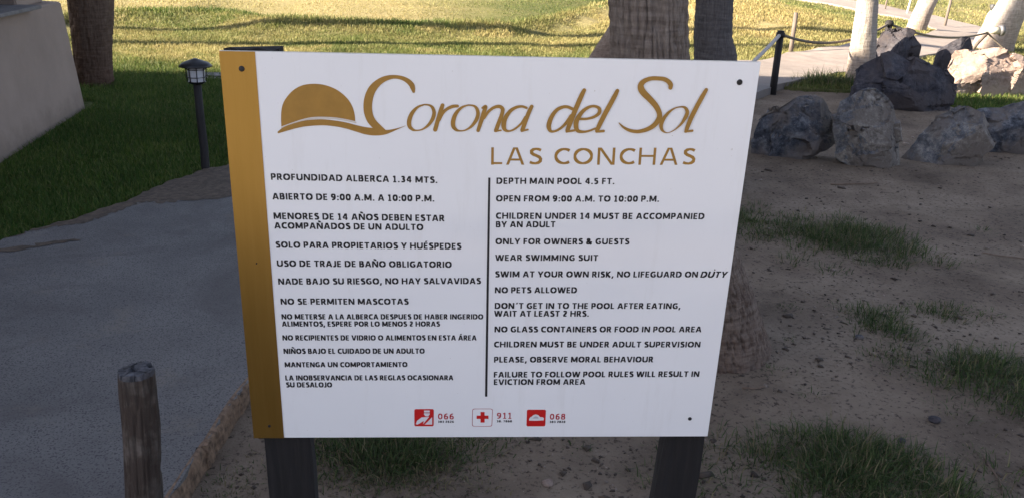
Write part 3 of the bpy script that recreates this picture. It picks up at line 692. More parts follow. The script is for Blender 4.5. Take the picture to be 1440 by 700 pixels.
BAND= [(-0.5991, 0.4945), (-0.5225, 0.4949), (-0.5242, -0.4961), (-0.6016, -0.4957)]
LINES=[
 ('PROFUNDIDAD ALBERCA 1.34 MTS.',(-0.5081, 0.2044),(-0.1271, 0.2025),0.01546),
 ('ABIERTO DE 9:00 A.M. A 10:00 P.M.',(-0.5079, 0.1568),(-0.1342, 0.1569),0.01573),
 ('MENORES DE 14 AÑOS DEBEN ESTAR',(-0.5086, 0.1085),(-0.1105, 0.1079),0.01602),
 ('ACOMPAÑADOS DE UN ADULTO',(-0.5084, 0.0848),(-0.1607, 0.0848),0.01578),
 ('SOLO PARA PROPIETARIOS Y HUÉSPEDES',(-0.5089, 0.0365),(-0.0699, 0.0372),0.01609),
 ('USO DE TRAJE DE BAÑO OBLIGATORIO',(-0.5091, -0.0114),(-0.0926, -0.0105),0.01618),
 ('NADE BAJO SU RIESGO, NO HAY SALVAVIDAS',(-0.5091, -0.0585),(-0.021, -0.0531),0.01627),
 ('NO SE PERMITEN MASCOTAS',(-0.5069, -0.1119),(-0.1978, -0.1099),0.01616),
 ('NO METERSE A LA ALBERCA DESPUES DE HABER INGERIDO',(-0.5073, -0.1519),(-0.0132, -0.1494),0.01409),
 ('ALIMENTOS, ESPERE POR LO MENOS 2 HORAS',(-0.5076, -0.1717),(-0.1208, -0.1699),0.01417),
 ('NO RECIPIENTES DE VIDRIO O ALIMENTOS EN ESTA ÁREA',(-0.5089, -0.2102),(-0.0288, -0.2085),0.01438),
 ('NIÑOS BAJO EL CUIDADO DE UN ADULTO',(-0.5087, -0.2478),(-0.159, -0.2464),0.01454),
 ('MANTENGA UN COMPORTAMIENTO',(-0.5083, -0.2861),(-0.2026, -0.285),0.01432),
 ('LA INOBSERVANCIA DE LAS REGLAS OCASIONARA',(-0.5092, -0.3241),(-0.0863, -0.3235),0.01453),
 ('SU DESALOJO',(-0.5087, -0.3442),(-0.3942, -0.3443),0.01457),
 ('DEPTH MAIN POOL 4.5 FT.',(0.011, 0.2027),(0.2894, 0.2062),0.01517),
 ('OPEN FROM 9:00 A.M. TO 10:00 P.M.',(0.0113, 0.1593),(0.4003, 0.164),0.01526),
 ('CHILDREN UNDER 14 MUST BE ACCOMPANIED',(0.012, 0.1158),(0.5151, 0.1214),0.01553),
 ('BY AN ADULT',(0.0126, 0.0943),(0.1548, 0.0961),0.0154),
 ('ONLY FOR OWNERS & GUESTS',(0.0129, 0.051),(0.3373, 0.0542),0.01568),
 ('WEAR SWIMMING SUIT',(0.0135, 0.0087),(0.2642, 0.0108),0.01572),
 ('SWIM AT YOUR OWN RISK, NO LIFEGUARD ON',(0.0141, -0.0347),(0.5168, -0.031),0.01602),
 ('DUTY',(0.5233, -0.0313),(0.5882, -0.0311),0.01654),
 ('NO PETS ALLOWED',(0.0147, -0.0774),(0.2176, -0.0759),0.01601),
 ('DON´T GET IN TO THE POOL AFTER EATING,',(0.0155, -0.1201),(0.4828, -0.1179),0.01612),
 ('WAIT AT LEAST 2 HRS.',(0.0148, -0.1417),(0.2518, -0.1405),0.01619),
 ('NO GLASS CONTAINERS OR FOOD IN POOL AREA',(0.0166, -0.1855),(0.5437, -0.1833),0.0163),
 ('CHILDREN MUST BE UNDER ADULT SUPERVISION',(0.0165, -0.2281),(0.546, -0.2266),0.01634),
 ('PLEASE, OBSERVE MORAL BEHAVIOUR',(0.0176, -0.2717),(0.4275, -0.2704),0.01656),
 ('FAILURE TO FOLLOW POOL RULES WILL RESULT IN',(0.0182, -0.3156),(0.5532, -0.3135),0.01663),
 ('EVICTION FROM AREA',(0.0188, -0.3374),(0.2556, -0.3369),0.01668),
 ('LAS CONCHAS',(-0.0051, 0.2489),(0.4772, 0.2566),0.04134),
 ('066',(-0.1249, -0.4411),(-0.0834, -0.4412),0.01845),
 ('911',(0.0285, -0.4394),(0.0683, -0.4396),0.01852),
 ('068',(0.1685, -0.4428),(0.2096, -0.4429),0.01862),
 ('383 2626',(-0.1249, -0.4511),(-0.0833, -0.4513),0.00633),
 ('38. 7868',(0.0288, -0.4502),(0.069, -0.4503),0.00636),
 ('383 2828',(0.1686, -0.4527),(0.2106, -0.4528),0.00639),
]
SUN= [(-0.4767, 0.3299), (-0.4764, 0.346), (-0.4744, 0.3658), (-0.4692, 0.383), (-0.4586, 0.3991), (-0.4434, 0.4139), (-0.4239, 0.424), (-0.4, 0.4277), (-0.3763, 0.4256), (-0.3552, 0.4183), (-0.3389, 0.4078), (-0.3251, 0.3935), (-0.3161, 0.3765), (-0.3123, 0.3593), (-0.3116, 0.3451), (-0.3316, 0.3494), (-0.3556, 0.3529), (-0.3845, 0.3538), (-0.4087, 0.3523), (-0.4307, 0.3469), (-0.4528, 0.339)]
STROKES=[
 [(-0.4839, 0.3165, 0.0044), (-0.4681, 0.3248, 0.0103), (-0.4411, 0.3338, 0.0123), (-0.4167, 0.339, 0.0138), (-0.3851, 0.3414, 0.0138), (-0.3562, 0.3392, 0.0135), (-0.3321, 0.335, 0.0141), (-0.308, 0.3284, 0.0149), (-0.2887, 0.3238, 0.0169), (-0.2692, 0.3216, 0.0169), (-0.2497, 0.321, 0.0119), (-0.2349, 0.3238, 0.007), (-0.2152, 0.3307, 0.0025), (-0.1992, 0.3371, 0.0007)],
 [(-0.1801, 0.4152, 0.0063), (-0.1819, 0.4234, 0.0107), (-0.1847, 0.4306, 0.0116), (-0.1931, 0.4389, 0.0108), (-0.2062, 0.4451, 0.0087), (-0.2229, 0.4471, 0.0082), (-0.2397, 0.4439, 0.0108), (-0.2543, 0.4363, 0.0132), (-0.2677, 0.4239, 0.0164), (-0.2765, 0.4091, 0.0182), (-0.2819, 0.3895, 0.019), (-0.2825, 0.3698, 0.0191), (-0.2781, 0.3525, 0.0185), (-0.2699, 0.3402, 0.0178), (-0.2592, 0.3304, 0.0161), (-0.2472, 0.3231, 0.0099)],
 [(-0.1565, 0.3865, 0.0034), (-0.1711, 0.3805, 0.0054), (-0.1834, 0.3673, 0.0084), (-0.1902, 0.351, 0.0099), (-0.1903, 0.3372, 0.0094), (-0.1838, 0.3293, 0.007), (-0.1752, 0.3269, 0.0035), (-0.1629, 0.3289, 0.0035), (-0.1493, 0.338, 0.006), (-0.1383, 0.3533, 0.0084), (-0.1346, 0.3683, 0.0084), (-0.1382, 0.3802, 0.0069), (-0.1455, 0.3854, 0.0044), (-0.1565, 0.3865, 0.0034)],
 [(-0.1156, 0.3861, 0.0084), (-0.1187, 0.3761, 0.0094), (-0.1248, 0.3561, 0.0094), (-0.1321, 0.3295, 0.0095)],
 [(-0.1235, 0.3523, 0.0074), (-0.115, 0.3682, 0.0069), (-0.1053, 0.3776, 0.0069), (-0.0931, 0.3836, 0.0074), (-0.0821, 0.3848, 0.0069)],
 [(-0.0581, 0.3875, 0.0034), (-0.0727, 0.3815, 0.0054), (-0.0849, 0.3684, 0.0084), (-0.0911, 0.352, 0.0099), (-0.091, 0.3382, 0.0095), (-0.0843, 0.3302, 0.007), (-0.0756, 0.3279, 0.0035), (-0.0632, 0.3299, 0.0035), (-0.0498, 0.339, 0.006), (-0.0389, 0.3543, 0.0085), (-0.0355, 0.3694, 0.0084), (-0.0394, 0.3812, 0.0069), (-0.0468, 0.3865, 0.0044), (-0.0581, 0.3875, 0.0034)],
 [(-0.0257, 0.3818, 0.0049), (-0.0184, 0.3852, 0.0074), (-0.0218, 0.3732, 0.0094), (-0.0275, 0.353, 0.0095), (-0.0345, 0.3297, 0.008)],
 [(-0.0215, 0.3582, 0.0055), (-0.0119, 0.3734, 0.0064), (0.0001, 0.3831, 0.0069), (0.0124, 0.3858, 0.0079), (0.0199, 0.3802, 0.0089), (0.019, 0.369, 0.0089), (0.0133, 0.3513, 0.0095), (0.0064, 0.331, 0.0095)],
 [(0.004, 0.3286, 0.004), (0.0176, 0.3307, 0.0035)],
 [(0.0741, 0.3839, 0.0055), (0.0641, 0.3869, 0.0059), (0.0506, 0.3846, 0.0069), (0.0373, 0.3756, 0.0084), (0.0267, 0.3591, 0.01), (0.0235, 0.344, 0.011), (0.0263, 0.3334, 0.0085), (0.0351, 0.3295, 0.0045), (0.0486, 0.3343, 0.0045), (0.0631, 0.3473, 0.005), (0.0725, 0.3626, 0.006)],
 [(0.0858, 0.3874, 0.0084), (0.0795, 0.3728, 0.0095), (0.0729, 0.3525, 0.0095), (0.0667, 0.3327, 0.0096)],
 [(0.065, 0.3301, 0.0045), (0.0791, 0.3339, 0.004)],
 [(0.1792, 0.3835, 0.007), (0.1685, 0.388, 0.007), (0.1569, 0.3877, 0.0074), (0.1433, 0.3804, 0.0084), (0.1325, 0.365, 0.0098), (0.1269, 0.346, 0.0108), (0.1294, 0.3342, 0.0085), (0.1366, 0.3303, 0.0052), (0.1504, 0.3358, 0.0057), (0.1638, 0.3479, 0.0066), (0.1766, 0.3682, 0.007)],
 [(0.2032, 0.427, 0.0088), (0.1971, 0.413, 0.0107), (0.1852, 0.3802, 0.0112), (0.1773, 0.3565, 0.0108), (0.1704, 0.3345, 0.0099)],
 [(0.1683, 0.3306, 0.0047), (0.1857, 0.3341, 0.0052)],
 [(0.1981, 0.3611, 0.0056), (0.2145, 0.3619, 0.0056), (0.2305, 0.367, 0.0066), (0.2405, 0.3754, 0.008), (0.2409, 0.3848, 0.008), (0.2336, 0.3901, 0.0065), (0.223, 0.3908, 0.0061), (0.2106, 0.3854, 0.0075), (0.1996, 0.3746, 0.0094), (0.1902, 0.3567, 0.0113), (0.1899, 0.3425, 0.0109), (0.1952, 0.3331, 0.0085), (0.2094, 0.3314, 0.0057), (0.2233, 0.3348, 0.0047), (0.2348, 0.3398, 0.0043)],
 [(0.2785, 0.4275, 0.0088), (0.2716, 0.4111, 0.0107), (0.2536, 0.3722, 0.0113), (0.2436, 0.3483, 0.0109), (0.2387, 0.3344, 0.009)],
 [(0.2377, 0.332, 0.0048), (0.2541, 0.3342, 0.0062)],
 [(0.2883, 0.3537, 0.002), (0.2995, 0.3439, 0.0055), (0.315, 0.3367, 0.0075), (0.3326, 0.3345, 0.0085), (0.3498, 0.3379, 0.0095), (0.3664, 0.3465, 0.011), (0.3765, 0.358, 0.012), (0.381, 0.3705, 0.0119), (0.3778, 0.3829, 0.0119), (0.3677, 0.3975, 0.0128), (0.3528, 0.4119, 0.0137), (0.3394, 0.4238, 0.0147), (0.3324, 0.4333, 0.0146), (0.3315, 0.443, 0.0131), (0.3393, 0.4516, 0.0107), (0.3534, 0.457, 0.0092), (0.368, 0.4575, 0.0092), (0.3828, 0.4562, 0.0097), (0.3931, 0.4511, 0.0102), (0.3992, 0.444, 0.0107), (0.3994, 0.4372, 0.0093)],
 [(0.4263, 0.3938, 0.003), (0.4142, 0.3905, 0.0035), (0.4004, 0.3796, 0.0065), (0.3897, 0.3632, 0.009), (0.3866, 0.3494, 0.009), (0.391, 0.3382, 0.006), (0.4028, 0.3329, 0.002), (0.4172, 0.3387, 0.0025), (0.4331, 0.3541, 0.0055), (0.4423, 0.3718, 0.009), (0.4443, 0.383, 0.0085), (0.4389, 0.3916, 0.0064), (0.4324, 0.3939, 0.0045), (0.4263, 0.3938, 0.003)],
 [(0.4823, 0.4342, 0.0084), (0.4754, 0.4194, 0.0104), (0.4637, 0.3921, 0.0109), (0.4541, 0.367, 0.011), (0.4479, 0.3443, 0.0096), (0.4462, 0.3372, 0.0076)],
 [(0.4438, 0.3359, 0.004), (0.461, 0.339, 0.0055)],
]
RED1 = [(-0.1858, -0.4093), (-0.1354, -0.4094), (-0.136, -0.4619), (-0.1862, -0.4617)]
HEAD = [(-0.1613, -0.4134), (-0.146, -0.4134), (-0.1464, -0.4188), (-0.146, -0.4251), (-0.1499, -0.4314), (-0.1572, -0.4309), (-0.1614, -0.425), (-0.1604, -0.4187)]
ARM = [(-0.1827, -0.4544), (-0.1788, -0.4442), (-0.1672, -0.4341), (-0.1479, -0.433), (-0.1566, -0.4454), (-0.1634, -0.4545), (-0.1615, -0.4454), (-0.1663, -0.4481), (-0.1711, -0.4522), (-0.1789, -0.4567)]
CHEST = [(-0.1399, -0.4337), (-0.1399, -0.4564), (-0.1592, -0.4563), (-0.1518, -0.4481)]
VIS = [(-0.1621, -0.4192), (-0.1452, -0.4192), (-0.146, -0.4217), (-0.1617, -0.4217)]
BOX2 = [(-0.0355, -0.4085), (0.0177, -0.4087), (0.0171, -0.4632), (-0.0355, -0.463)]
CROSS= [(-0.014, -0.4187), (-0.0034, -0.4188), (-0.0032, -0.4296), (0.0069, -0.4296), (0.0072, -0.4396), (-0.0029, -0.4396), (-0.0027, -0.451), (-0.0134, -0.451), (-0.0136, -0.4396), (-0.0239, -0.4395), (-0.0241, -0.4295), (-0.0138, -0.4296)]
RED3= [(0.1073, -0.4119), (0.1573, -0.4121), (0.1579, -0.4632), (0.1079, -0.463)]
DOME= [(0.1143, -0.4452), (0.1141, -0.4408), (0.1171, -0.4343), (0.1203, -0.4332), (0.1248, -0.4283), (0.1313, -0.4258), (0.1379, -0.4283), (0.1429, -0.4344), (0.1495, -0.4349), (0.1534, -0.4377), (0.1528, -0.4443), (0.135, -0.4458)]
DOME2= [(0.1224, -0.4387), (0.127, -0.4343), (0.1315, -0.4321), (0.1373, -0.4343), (0.1394, -0.4387)]
DIV= [(-0.0087, 0.2177), (-0.0037, 0.2178), (0.0025, -0.3724), (-0.0034, -0.3724)]
SCREWS= [(-0.5537, 0.4573, 0.0065), (-0.559, -0.4589, 0.0037), (0.5578, 0.4529, 0.0068), (0.5437, -0.4413, 0.0051), (-0.5568, -0.0037, 0.0019), (0.5577, -0.0102, 0.0015)]

panel = plate('panel', PANEL[::-1], -.012, 0, M_PANEL, sign, .0008); panel.matrix_local = MB
panel.data.materials.append(M_EDGEW)
for p in panel.data.polygons:
    if abs(p.normal.z) < .5: p.material_index = 1
plate('gold_band', BAND[::-1], .0002, .0012, M_GOLD, panel)
for (u0, u1, d0, d1, top) in [(-.5925, -.4735, .0135, .016, .4975), (.545, .606, -.065, -.010, .47)]:
    bm = bmesh.new(); n_ = 24; zs = np.linspace(top, -1.05, n_); rr_ = np.random.default_rng(int(top*1000)); rows = []
    for z in zs:
        k_ = (top-z)/(top+.66); xa = u0+d0*k_; xb = u1+d1*k_; row = []
        prof = [(xa+(xb-xa)*q, -.0135+rr_.normal(0, .0004)) for q in np.linspace(0, 1, 9)]+[(xb, -.0625), (xa, -.0625)]
        for j, (x, y) in enumerate(prof): row.append(bm.verts.new((x+(.0012*math.sin(z*21+j)), z+(.004*math.sin(j*1.7) if z == zs[0] else 0), y-(.003 if j in (0, 8) else 0)-(.0022 if j in (2, 5) else 0))))
        rows.append(row)
    for i in range(n_-1):
        for j in range(11): bm.faces.new((rows[i][j], rows[i+1][j], rows[i+1][(j+1) % 11], rows[i][(j+1) % 11]))
    bm.faces.new(rows[0][::-1]); bm.faces.new(rows[-1]); bmesh.ops.recalc_face_normals(bm, faces=bm.faces[:])
    o = frombm('post', bm, M_BLACKWOOD2, sign); o.matrix_local = MB
for (x, y, r_) in SCREWS:
    dz = .0012 if x < -.5 else 0
    bm = bmesh.new(); k = 14; prev = None
    for s, z in ((1, .0002), (.96, .0016), (.7, .0026), (.3, .003)):
        cur = [bm.verts.new((x+r_*s*math.cos(2*math.pi*i/k), y+r_*s*math.sin(2*math.pi*i/k), z+dz)) for i in range(k)]
        if prev:
            for i in range(k): bm.faces.new((prev[i], prev[(i+1) % k], cur[(i+1) % k], cur[i]))
        prev = cur
    bm.faces.new(prev); frombm('screw' if r_ > .003 else 'nail', bm, M_BLACK, panel)

# lettering: drawn capitals, heavy humanist sans ------------------------
def arc(cx, cy, rx, ry, a0, a1, n=12):
    return [(cx+rx*math.cos(R(t)), cy+ry*math.sin(R(t))) for t in np.linspace(a0, a1, n)]
LOb, HIb = .09, .91
def bowl(y0, y1, x0, xr): return [(.1, y1), (x0, y1)]+arc(x0, (y0+y1)/2, xr, (y1-y0)/2, 80, -80, 9)+[(x0, y0), (.1, y0)]
SS = [(.56, .84), (.45, .90), (.34, .92), (.22, .885), (.145, .80), (.15, .69), (.23, .60), (.38, .52), (.50, .44), (.555, .34), (.54, .21), (.46, .12), (.33, .08), (.20, .095), (.08, .15)]
G = {
 'A': (.86, [[(.09, 0), (.39, 1)], [(.47, 1), (.77, 0)], [(.2, .30), (.66, .30)]]),
 'B': (.68, [[(.1, 0), (.1, 1)], bowl(.52, HIb, .34, .17), bowl(LOb, .52, .36, .21)]),
 'C': (.72, [arc(.47, .5, .37, .41, 52, 308, 18)]),
 'D': (.84, [[(.1, 0), (.1, 1)], bowl(LOb, HIb, .36, .38)]),
 'E': (.58, [[(.1, 0), (.1, 1)], [(.1, HIb), (.54, HIb)], [(.1, .5), (.50, .5)], [(.1, LOb), (.55, LOb)]]),
 'F': (.55, [[(.1, 0), (.1, 1)], [(.1, HIb), (.54, HIb)], [(.1, .5), (.50, .5)]]),
 'G': (.82, [arc(.47, .5, .37, .41, 52, 300, 18), [(.70, .50), (.70, .10)], [(.46, .47), (.70, .47)]]),
 'H': (.84, [[(.1, 0), (.1, 1)], [(.74, 0), (.74, 1)], [(.1, .52), (.74, .52)]]),
 'I': (.22, [[(.11, 0), (.11, 1)]]),
 'J': (.42, [[(.31, 1), (.31, .3)]+arc(.13, .27, .18, .2, 0, -90, 7)+[(.0, .06)]]),
 'K': (.74, [[(.1, 0), (.1, 1)], [(.62, 1), (.2, .5)], [(.2, .52), (.66, 0)]]),
 'L': (.54, [[(.1, 0), (.1, 1)], [(.1, LOb), (.53, LOb)]]),
 'M': (1.02, [[(.1, 0), (.1, 1)], [(.92, 0), (.92, 1)], [(.14, 1), (.49, .12)], [(.88, 1), (.53, .12)]]),
 'N': (.86, [[(.1, 0), (.1, 1)], [(.76, 0), (.76, 1)], [(.14, 1), (.72, 0)]]),
 'O': (.92, [arc(.46, .5, .37, .41, 0, 360, 25)]),
 'P': (.65, [[(.1, 0), (.1, 1)], bowl(.42, HIb, .33, .22)]),
 'R': (.70, [[(.1, 0), (.1, 1)], bowl(.46, HIb, .33, .20), [(.34, .46), (.62, 0)]]),
 'S': (.63, [SS]),
 'T': (.68, [[(.34, 0), (.34, .9)], [(.0, HIb), (.68, HIb)]]),
 'U': (.84, [[(.1, 1), (.1, .42)]+arc(.42, .40, .32, .31, 180, 360, 13)+[(.74, .42), (.74, 1)]]),
 'V': (.82, [[(.07, 1), (.37, 0)], [(.45, 0), (.75, 1)]]),
 'W': (1.22, [[(.07, 1), (.30, 0)], [(.37, 0), (.58, 1)], [(.64, 1), (.85, 0)], [(.92, 0), (1.15, 1)]]),
 'Y': (.76, [[(.38, 0), (.38, .45)], [(.07, 1), (.36, .40)], [(.69, 1), (.40, .40)]]),
 '0': (.68, [arc(.34, .5, .25, .41, 0, 360, 21)]),
 '1': (.56, [[(.29, 0), (.29, 1)], [(.07, .80), (.30, .93)], [(.08, .07), (.50, .07)]]),
 '2': (.64, [[(.09, .83), (.2, .90), (.33, .915), (.46, .86), (.50, .74), (.46, .60), (.3, .40), (.12, .15)], [(.06, LOb), (.58, LOb)]]),
 '3': (.64, [[(.09, .86), (.25, .915), (.40, .88), (.46, .75), (.40, .60), (.25, .53)], [(.25, .52), (.42, .47), (.50, .32), (.44, .15), (.30, .085), (.08, .12)]]),
 '4': (.70, [[(.48, 0), (.48, 1)], [(.40, 1), (.07, .34)], [(.05, .28), (.66, .28)]]),
 '5': (.64, [[(.14, .92), (.14, .52)], [(.14, HIb), (.53, HIb)], [(.12, .54), (.28, .57), (.43, .51), (.50, .36), (.44, .17), (.30, .085), (.08, .11)]]),
 '6': (.67, [[(.55, .90), (.40, .91), (.22, .80), (.13, .60), (.12, .38)], arc(.35, .32, .22, .235, 0, 360, 17)]),
 '7': (.62, [[(.05, HIb), (.55, HIb)], [(.53, .88), (.22, 0)]]),
 '8': (.66, [arc(.33, .72, .20, .19, 0, 360, 17), arc(.33, .30, .23, .215, 0, 360, 17)]),
 '9': (.67, [[(.11, .10), (.26, .09), (.44, .20), (.53, .40), (.54, .62)], arc(.32, .68, .22, .235, 0, 360, 17)]),
 '&': (.86, [[(.76, .5), (.66, .25), (.5, .12), (.33, .08), (.15, .13), (.10, .28), (.18, .42), (.42, .58), (.50, .72), (.44, .87), (.32, .92), (.20, .86), (.18, .74), (.26, .58), (.50, .28), (.78, 0)]]),
 '.': (.24, [[(.12, 0), (.12, .2)]]), ',': (.26, [[(.15, .2), (.06, -.2)]]),
 ':': (.24, [[(.12, 0), (.12, .2)], [(.12, .5), (.12, .7)]]), '\u00b4': (.40, [[(.20, .78), (.30, 1.05)]]),
}
TIL = [(.26, 1.14), (.34, 1.22), (.42, 1.19), (.50, 1.15), (.58, 1.22)]
G['\u00d1'] = (G['N'][0], G['N'][1]+[TIL]); G['\u00c9'] = (.58, G['E'][1]+[[(.28, 1.10), (.40, 1.30)]]); G['\u00c1'] = (.86, G['A'][1]+[[(.42, 1.10), (.54, 1.30)]])
def line_mesh(txt, A, B, ch, t, sp, shear=0.):
    V = []; F = []; xw = 0.; items = []
    for c in txt:
        if c == ' ': xw += .36; continue
        w_g, st = G[c]; items.append((xw, st)); xw += w_g+sp
    xw -= sp; L = math.hypot(B[0]-A[0], B[1]-A[1]); an = math.atan2(B[1]-A[1], B[0]-A[0]); sx = L/xw
    tt = t*ch/2
    for x0, st in items:
        for si, pl in enumerate(st):
            z = .0004+.00006*si; P = np.array([((x0+x)*sx+shear*y*ch, y*ch) for x, y in pl]); k0 = len(V); n_ = len(P)
            closed = n_ > 9 and np.linalg.norm(P[0]-P[-1]) < 1e-6
            for i in range(n_):
                a = P[i-1] if i else (P[-2] if closed else P[0]); b = P[i+1] if i < n_-1 else (P[1] if closed else P[-1])
                d = b-a; d = d/(np.linalg.norm(d)+1e-12); nn_ = np.array([-d[1], d[0]])
                if n_ == 2 and abs(d[1]) > .75: o_ = np.array([-np.sign(d[1])*tt*1.06/abs(d[1]), 0])
                else:
                    o_ = nn_*tt*(1.06*abs(nn_[0])+.86*abs(nn_[1]))
                    if 0 < i < n_-1:
                        e = P[i]-a; e = e/(np.linalg.norm(e)+1e-12); cs = abs(e[0]*d[0]+e[1]*d[1]); o_ = o_/max(cs, .72)
                V += [(*(P[i]+o_), z), (*(P[i]-o_), z)]
                if i: k = k0+2*i; F.append((k-2, k-1, k+1, k))
    V = np.array(V); ca, sa = math.cos(an), math.sin(an)
    return np.stack([A[0]+V[:, 0]*ca-V[:, 1]*sa, A[1]+V[:, 0]*sa+V[:, 1]*ca, V[:, 2]], -1), F
for i, (txt, A, B, ch) in enumerate(LINES):
    big = txt == 'LAS CONCHAS'; num = txt in ('066', '068', '911'); small = ch < .0062 and not num
    red = num or small
    V, F = line_mesh(txt, A, B, ch, .138 if big else .145 if num else .15 if small else .235 if txt == 'DUTY' else .225, .13 if big else .17, .22 if txt == 'DUTY' else 0.)
    mesh('lettering', V, F, M_GOLDINK if big else M_MAROON if red else M_INK, panel)
def flat(name, P, z, m):
    bm = bmesh.new(); vs = [bm.verts.new((p[0], p[1], z)) for p in P]; f = bm.faces.new(vs); bmesh.ops.triangulate(bm, faces=[f])
    bm.normal_update()
    for f in bm.faces:
        if f.normal.z < 0: f.normal_flip()
    return frombm(name, bm, m, panel)
def ribbon(name, pts, z, m):
    P = smoothline(pts, 8); V = []; F = []
    for i, p in enumerate(P):
        t = P[min(i+1, len(P)-1)][:2]-P[max(i-1, 0)][:2]; t = t/(np.linalg.norm(t)+1e-9); n_ = np.array([-t[1], t[0]])*max(p[2], .0003)/2
        V += [(p[0]+n_[0], p[1]+n_[1], z), (p[0]-n_[0], p[1]-n_[1], z)]
        if i: k = 2*i; F.append((k-2, k-1, k+1, k))
    for e, sgn in ((0, -1), (len(P)-1, 1)):      # rounded ends
        p = P[e]; q = P[e-1] if e else P[1]; d = (p[:2]-q[:2]); d = d/np.linalg.norm(d); n_ = np.array([-d[1], d[0]]); r = max(p[2], .0003)/2; k = len(V)
        V += [(p[0]+r*(n_[0]*math.cos(a)+d[0]*math.sin(a)), p[1]+r*(n_[1]*math.cos(a)+d[1]*math.sin(a)), z) for a in np.linspace(0, math.pi, 9)]
        F.append(tuple(range(k, k+9)))
    return mesh(name, V, F, m, panel)
flat('sun_emblem', [tuple(q) for q in smoothline(SUN[:15], 5)]+[tuple(q) for q in smoothline(SUN[14:]+SUN[:1], 5)][1:-1], .0005, M_GOLDINK)
ribbon('emblem_line', [(x+.0008, y-.0026, .0035) for x, y in (SUN[14:]+SUN[:1])], .00075, M_CREAMINK)
for i, s in enumerate(STROKES): ribbon('script_stroke', s, .0009+.00008*i, M_GOLDINK)
flat('divider_line', DIV, .0005, M_INK)
def rrect(P, r):
    P = [np.array(p) for p in P]; out = []
    for i in range(4):
        p, a, b = P[i], P[i-1], P[(i+1) % 4]; da = (a-p)/np.linalg.norm(a-p); db = (b-p)/np.linalg.norm(b-p)
        for t in np.linspace(0, 1, 5): out.append(tuple(p+da*r*(1-t)**2+db*r*t**2))
    return out
flat('red_square', rrect(RED1, .005), .0005, M_RED); flat('officer_head', HEAD, .0007, M_WHITEINK); flat('officer_arm', ARM, .0007, M_WHITEINK)
flat('officer_chest', CHEST, .0007, M_WHITEINK); flat('cap_visor', VIS, .0009, M_MAROON)
o_ = rrect(BOX2, .006); cc_ = np.mean(np.array(BOX2), 0)
V = [(*p, .0005) for p in o_]+[(*(cc_+(np.array(p)-cc_)*.955), .0005) for p in o_]; k = len(o_)
mesh('square_outline', V, [(i, (i+1) % k, k+(i+1) % k, k+i) for i in range(k)], M_MAROON, panel)
flat('red_cross', CROSS, .0005, M_RED)
flat('red_square', rrect(RED3, .005), .0005, M_RED); flat('helmet_emblem', DOME, .0007, M_WHITEINK); flat('helmet_badge', DOME2, .0009, M_GREYINK)

# ------------------------------------------------------------------ grass
def blades(name, x, y, z, h, wd, lx, ly, rnd, dry, m, parent=None, curl=.5):
    n_ = len(x); a = rng.uniform(0, 2*math.pi, n_); cx, cy = np.cos(a)*wd/2, np.sin(a)*wd/2
    V = np.empty((n_, 5, 3), np.float32)
    V[:, 0] = np.stack([x-cx, y-cy, z], -1); V[:, 1] = np.stack([x+cx, y+cy, z], -1)
    mx, my = x+lx*h*.35, y+ly*h*.35; mz = z+h*.6
    V[:, 2] = np.stack([mx-cx*.8, my-cy*.8, mz], -1); V[:, 3] = np.stack([mx+cx*.8, my+cy*.8, mz], -1)
    V[:, 4] = np.stack([x+lx*h, y+ly*h, z+h*(1-curl*np.minimum(1, lx**2+ly**2)*.6)], -1)
    b = np.arange(n_)[:, None]*5
    F = np.concatenate([b+np.array([0, 1, 3]), b+np.array([0, 3, 2]), b+np.array([2, 3, 4])], 0)
    return mesh(name, V.reshape(-1, 3), F, m, parent, attr={'rnd': np.repeat(rnd, 5), 'dry': np.repeat(dry, 5)})
def field(poly, n_, y0, y1, xlo=None, xhi=None):
    y = rng.uniform(y0, y1, n_); x = rng.uniform(-1, 1, n_)*(y*.68+.6)
    k = inpoly(x, y, poly)
    if xlo is not None: k &= x > xlo
    if xhi is not None: k &= x < xhi
    return x[k], y[k]
def lawnpatch(name, label, poly, specs):
    X_, Y_, Hh, Ww = [], [], [], []
    for (n_, y0, y1, h, wd) in specs:
        x, y = field(poly, n_, y0, y1)
        k = ~((x < -3.25-(y-3.8)*.18) & (y < 8.2))                     # not under the building
        x, y = x[k], y[k]; X_.append(x); Y_.append(y)
        hh = h*rng.uniform(.5, 1.25, len(x))*(1+1.2*n2(x, y, 1.5, 2)); Hh.append(hh); Ww.append(np.full(len(x), wd))
    x = np.concatenate(X_); y = np.concatenate(Y_); h = np.concatenate(Hh); wd = np.concatenate(Ww)
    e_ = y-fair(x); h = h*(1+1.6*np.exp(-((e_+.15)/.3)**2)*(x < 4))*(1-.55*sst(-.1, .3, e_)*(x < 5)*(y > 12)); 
    d = np.clip(dryness(x, y)+rng.normal(0, .13, len(x)), 0, 1)
    rn = np.clip(.5+.9*n2(x, y, 2.2, 5)+rng.normal(0, .22, len(x)), 0, 1)
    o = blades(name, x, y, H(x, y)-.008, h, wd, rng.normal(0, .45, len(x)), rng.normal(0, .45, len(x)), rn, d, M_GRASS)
    return tag(o, label, 'grass', kind='stuff')
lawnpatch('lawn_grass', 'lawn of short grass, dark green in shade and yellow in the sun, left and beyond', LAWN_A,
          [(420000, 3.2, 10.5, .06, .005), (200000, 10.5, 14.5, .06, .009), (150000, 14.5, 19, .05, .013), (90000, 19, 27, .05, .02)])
lawnpatch('verge_grass', 'sunlit green grass round the boulders and beyond the path at right', LAWN_C,
          [(120000, 8.8, 13, .06, .008), (110000, 13, 20, .055, .013), (60000, 20, 34, .06, .022)])
